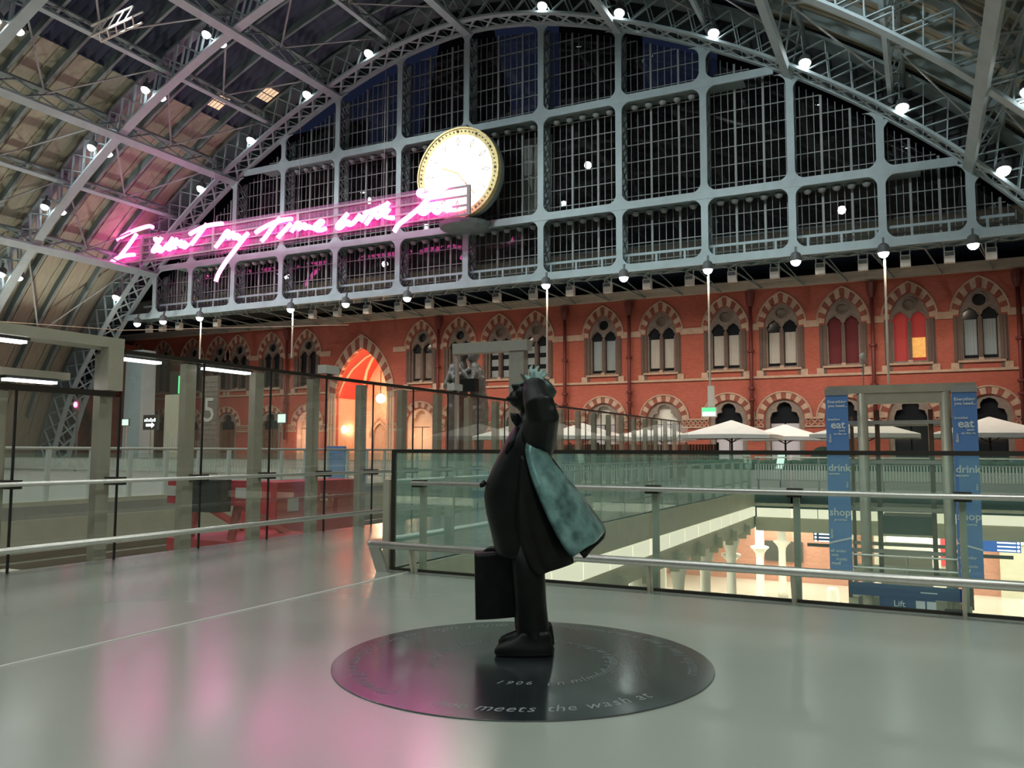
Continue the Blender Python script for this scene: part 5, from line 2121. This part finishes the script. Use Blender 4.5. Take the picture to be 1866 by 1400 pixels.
figure('figure', [
    ('t', [(0.75, -0.1, 3.8), (0.85, -0.15, 2.2), (0.85, -0.1, 0.6)], [0.40, 0.28, 0.18]), ('t', [(0.65, 0.35, 3.8), (0.6, 0.4, 2.2), (0.55, 0.4, 0.6)], [0.40, 0.28, 0.18]),
    ('t', [(0.85, -0.15, 0.46), (0.5, -0.15, 0.42)], [0.15, 0.11]), ('t', [(0.55, 0.4, 0.46), (0.2, 0.4, 0.42)], [0.15, 0.11]),
    ('t', [(0.72, 0.1, 2.9), (0.74, 0.1, 3.8), (0.66, 0.1, 4.7), (0.58, 0.1, 5.5), (0.48, 0.1, 6.1)], [0.52, 0.55, 0.46, 0.5, 0.34]),
    ('t', [(0.46, 0.1, 6.1), (0.36, 0.05, 6.5)], [0.2, 0.18]), ('s', [(0.32, 0.0, 6.82)], (0.30, 0.29, 0.40)), ('s', [(0.45, 0.05, 6.85)], (0.30, 0.30, 0.38)),
    ('t', [(0.65, -0.4, 5.8), (0.72, -0.7, 5.1), (0.0, -0.75, 6.1)], [0.24, 0.2, 0.14]), ('t', [(0.0, -0.75, 6.1), (-0.2, -0.6, 6.5)], [0.12, 0.08]),
    ('t', [(0.6, 0.55, 5.8), (0.4, 0.8, 5.3), (-0.3, 0.7, 5.6)], [0.24, 0.2, 0.14])], 'bronzelight')
# travel bag at his feet side is part of the statue
f = MB()
f.box((CX + 0.15, CYY - 1.0, 4.75), (CX + 1.05, CYY - 0.55, 5.45))
f.build('rucksack', 'bronze', t)

# ---- grey lift portal in front of the couple
t = thing('lift_portal', 'grey goalpost-like lift portal in front of the bronze couple', 'lift portal', (-19, 36, 0))
f = MB()
f.box((-21.3, 35.9, 6.42), (-17.1, 36.5, 6.95))
f.build('cross_beam', 'portalgrey', t)
f = MB()
f.box((-18.1, 35.95, 0), (-17.3, 36.45, 6.42))
f.build('column_casing', 'portalgrey', t)
f = MB()
f.box((-21.2, 36.0, 0), (-21.05, 36.2, 6.42))
f.build('slim_post', 'stainless', t)
f = MB()
f.box((-21.0, 36.1, 0.1), (-18.1, 36.13, 3.0))
f.build('glass_wall', 'liftglass', t)

# ---- lamps on the ribs
def flood(name, label, loc, r_, group, aim=(0, -0.4, -1)):
    q = thing(name, label, 'floodlight', loc, 0, group)
    L = Vector(loc)
    d = Vector(aim).normalized()
    R_ = d.to_track_quat('-Z', 'Y').to_matrix()
    g = MB()
    g.add([L + R_ @ Vector(p) for p in MB().lathe([(r_ * 0.5, 0.45), (r_ * 0.9, 0.35), (r_ * 1.08, 0.06), (r_ * 1.08, -0.02), (r_ * 0.95, -0.02), (r_ * 0.9, 0.08)], (0, 0, 0), 14).v],
          MB().lathe([(1, 0)] * 6, (0, 0, 0), 14).f)
    g.bar(L + Vector((0, 0, 0.3)), L + Vector((0, 0.1, 0.75)), 0.10, 0.10)
    g.build('housing', 'lampbody', q)
    g = MB()
    g.sphere(L + d * 0.02, r_ * 0.92, 14, 8)
    g.build('lens', 'lens', q, smooth=True)
    return q


FX = [-54.8, -50.6, -46.3, -41.6, -36.65, -31.6, -19.3, -14.6, -9.4, -4.9, -0.6, 3.4]
for i, x in enumerate(FX):
    s = x - XC
    p = rp(s, 0.35, 42.35)
    flood('rib_floodlight', 'white floodlight on the gable arch, %s along it from the left' % ORD[i], tuple(p), 0.30, 'floodlights on the gable arch')
side_names = ('near', 'far')
for ri, yr in ((1, 34.2), (2, 25.1)):
    for i, x in enumerate(FX):
        if ri == 2 and not (-54 < x < -34):
            continue
        if ri == 1 and -30 < x < 0:
            continue
        for sd, yo in ((0, -0.62), (1, 0.6)):
            p = rp(x - XC, 0.5, yr + yo)
            flood('rib_floodlight', 'floodlight on %s face of %s arch rib before the gable, %s from left' % (side_names[sd], ('first', 'second')[ri - 1], ORD[i]),
                  tuple(p), 0.27, 'floodlights on the roof ribs')
for i, x in enumerate([-53.8, -51.0, -47.2, -38.6, -33.9, -29.05, -19.4, -14.65, -9.97, -5.5, -1.43, 2.38]):
    flood('chord_floodlight', 'round floodlight under the gable bottom chord, %s from the left' % ORD[i], (x, 43.3, 11.2), 0.27, 'floodlights under the gable chord', (0, 0, -1))

# ---- small speaker boxes under the chord
SPK = [-55.1, -53.57, -51.74, -47.72, -38.51, -36.32, -33.74, -31.18, -28.75, -26.3, -23.75, -21.23, -18.75, -16.37, -13.96, -11.5, -9.12, -6.87, -4.56, -2.48, -0.51, 1.45, 3.24]
src = None
for i, x in enumerate(SPK):
    lab = 'small white loudspeaker hanging behind the gable chord, %s from the left' % ORD[i]
    if src is None:
        src = thing('loudspeaker', lab, 'loudspeaker', (x, 45.5, 11.55), 0, 'white loudspeakers under the gable')
        f = MB()
        f.box((x - 0.24, 45.3, 10.85), (x + 0.24, 45.65, 11.42))
        f.build('cabinet', 'speaker', src)
        f = MB()
        f.box((x - 0.20, 45.285, 11.18), (x + 0.20, 45.3, 11.38))
        f.build('grille', 'lampbody', src)
        f = MB()
        f.tube([(x + 0.2, 45.5, 11.42), (x + 0.22, 45.5, 11.72)], 0.035, 6)
        f.tube([(x - 0.2, 45.5, 11.42), (x - 0.22, 45.5, 11.72)], 0.035, 6)
        f.build('yoke', 'steel_blue', src)
    else:
        dup(src, (x, 45.5, 11.55), lab)

# ---- hanging rods, some with signs
for i, (x, z, lab) in enumerate(((-47.55, 7.9, 'thin hanging rod left of the porch arch, above the strip lights'), (-38.8, 7.9, 'thin hanging rod left of the tall porch arch'),
                                 (-19.53, 5.7, 'thin hanging rod above the raised hand of the bronze man'), (-10.05, 3.9, 'thin hanging rod carrying a green exit sign'),
                                 (-1.41, 4.84, 'thin hanging rod right of the lift tower top'))):
    q = thing('hanging_rod', lab, 'rod', (x, 43.75, 11.1))
    f = MB()
    f.tube([(x, 43.75, z), (x, 43.75, 11.6)], 0.055, 8)
    f.build('rod', 'portalgrey', q)
    if i == 3:
        f = MB()
        f.box((x - 0.1, 43.6, 3.88), (x + 0.22, 43.82, 5.0))
        f.build('bracket', 'speaker', q)
t = thing('exit_sign', 'green and white exit sign on the hanging rod above a parasol', 'sign', (-10.07, 43.6, 3.87))
f = MB()
f.box((-10.5, 43.6, 3.35), (-9.7, 43.75, 3.87))
f.build('box', 'speaker', t)
f = MB()
f.box((-10.45, 43.59, 3.4), (-9.75, 43.6, 3.62))
f.build('white_face', 'exitlit', t)
f = MB()
f.box((-10.45, 43.59, 3.62), (-9.75, 43.6, 3.83))
f.build('green_face', 'greenlit', t)

# ---- drainpipes on the hotel front
for i, (x, lab) in enumerate(((-46.4, 'left of the tall porch arch'), (-31.9, 'right of the tall porch arch'), (-21.76, 'beside the hanging rod behind the bronze man'),
                              (-17.16, 'between the two grey and pale curtained windows'), (-9.33, 'left of the green exit sign rod'), (-2.42, 'above the lift tower'), (4.85, 'at the right frame edge'))):
    q = thing('drainpipe', 'dark red cast iron drainpipe %s' % lab, 'drainpipe', (x, FY - 0.12, 0))
    f = MB()
    f.tube([(x, FY - 0.30, 2.4), (x, FY - 0.30, 10.7)], 0.11, 10)
    f.build('pipe', 'iron_red', q, smooth=True)
    f = MB()
    f.lathe([(0.14, 0), (0.18, 0.1), (0.28, 0.5), (0.3, 0.85), (0.2, 0.9)], (x, FY - 0.32, 10.5), 10)
    f.build('hopper', 'iron_red', q)
    for z in (7.6, 4.6, 5.3):
        f = MB()
        f.lathe([(0.13, 0), (0.21, 0.05), (0.21, 0.16), (0.13, 0.2)], (x, FY - 0.30, z), 10)
        f.build('collar', 'iron_red', q)

# ---- cables and a lit truss high at left
f = MB()
f.tube([(-56, 30, 9.9), (-46, 36, 9.2), (-33, 42.5, 9.6)], 0.025, 5)
tag(f.build('span_wire', 'stone'), 'thin wire strung across the shed before the brick front', 'wire')
t = thing('lighting_truss', 'short bright aluminium lighting truss high at upper left', 'truss', (-37.2, 28, 23.9))
f = MB()
for dy, dz in ((-0.3, -0.3), (-0.3, 0.3), (0.3, -0.3), (0.3, 0.3)):
    f.tube([(-38.9, 28 + dy, 23.7 + dz), (-35.7, 28 + dy, 24.0 + dz)], 0.06, 6)
f.build('chords', 'whitepaint', t)
f = MB()
for k in range(5):
    xa, xb = -38.9 + 3.2 * k / 5, -38.9 + 3.2 * (k + 1) / 5
    za, zb = 23.7 + 0.3 * k / 5, 23.7 + 0.3 * (k + 1) / 5
    f.tube([(xa, 27.7, za - 0.3), (xb, 27.7, zb + 0.3)], 0.04, 5)
    f.tube([(xa, 28.3, za - 0.3), (xb, 27.7, zb - 0.3)], 0.04, 5)
f.build('lacing', 'whitepaint', t)
# cameras on the glass screen's top rail
for i, (y, lab) in enumerate(((12.45, 'white box camera on the screen rail by the porch arch'), (17.2, 'white box camera on the screen rail by the bronze couple'))):
    q = thing('rail_camera', lab, 'camera', (-10.1, y, 2.93))
    f = MB()
    f.box((-10.22, y - 0.2, 2.97), (-10.02, y + 0.2, 3.13))
    f.build('body', 'speaker', q)
    f = MB()
    f.box((-10.13, y - 0.04, 2.935), (-10.07, y + 0.04, 2.98))
    f.build('bracket', 'lampbody', q)
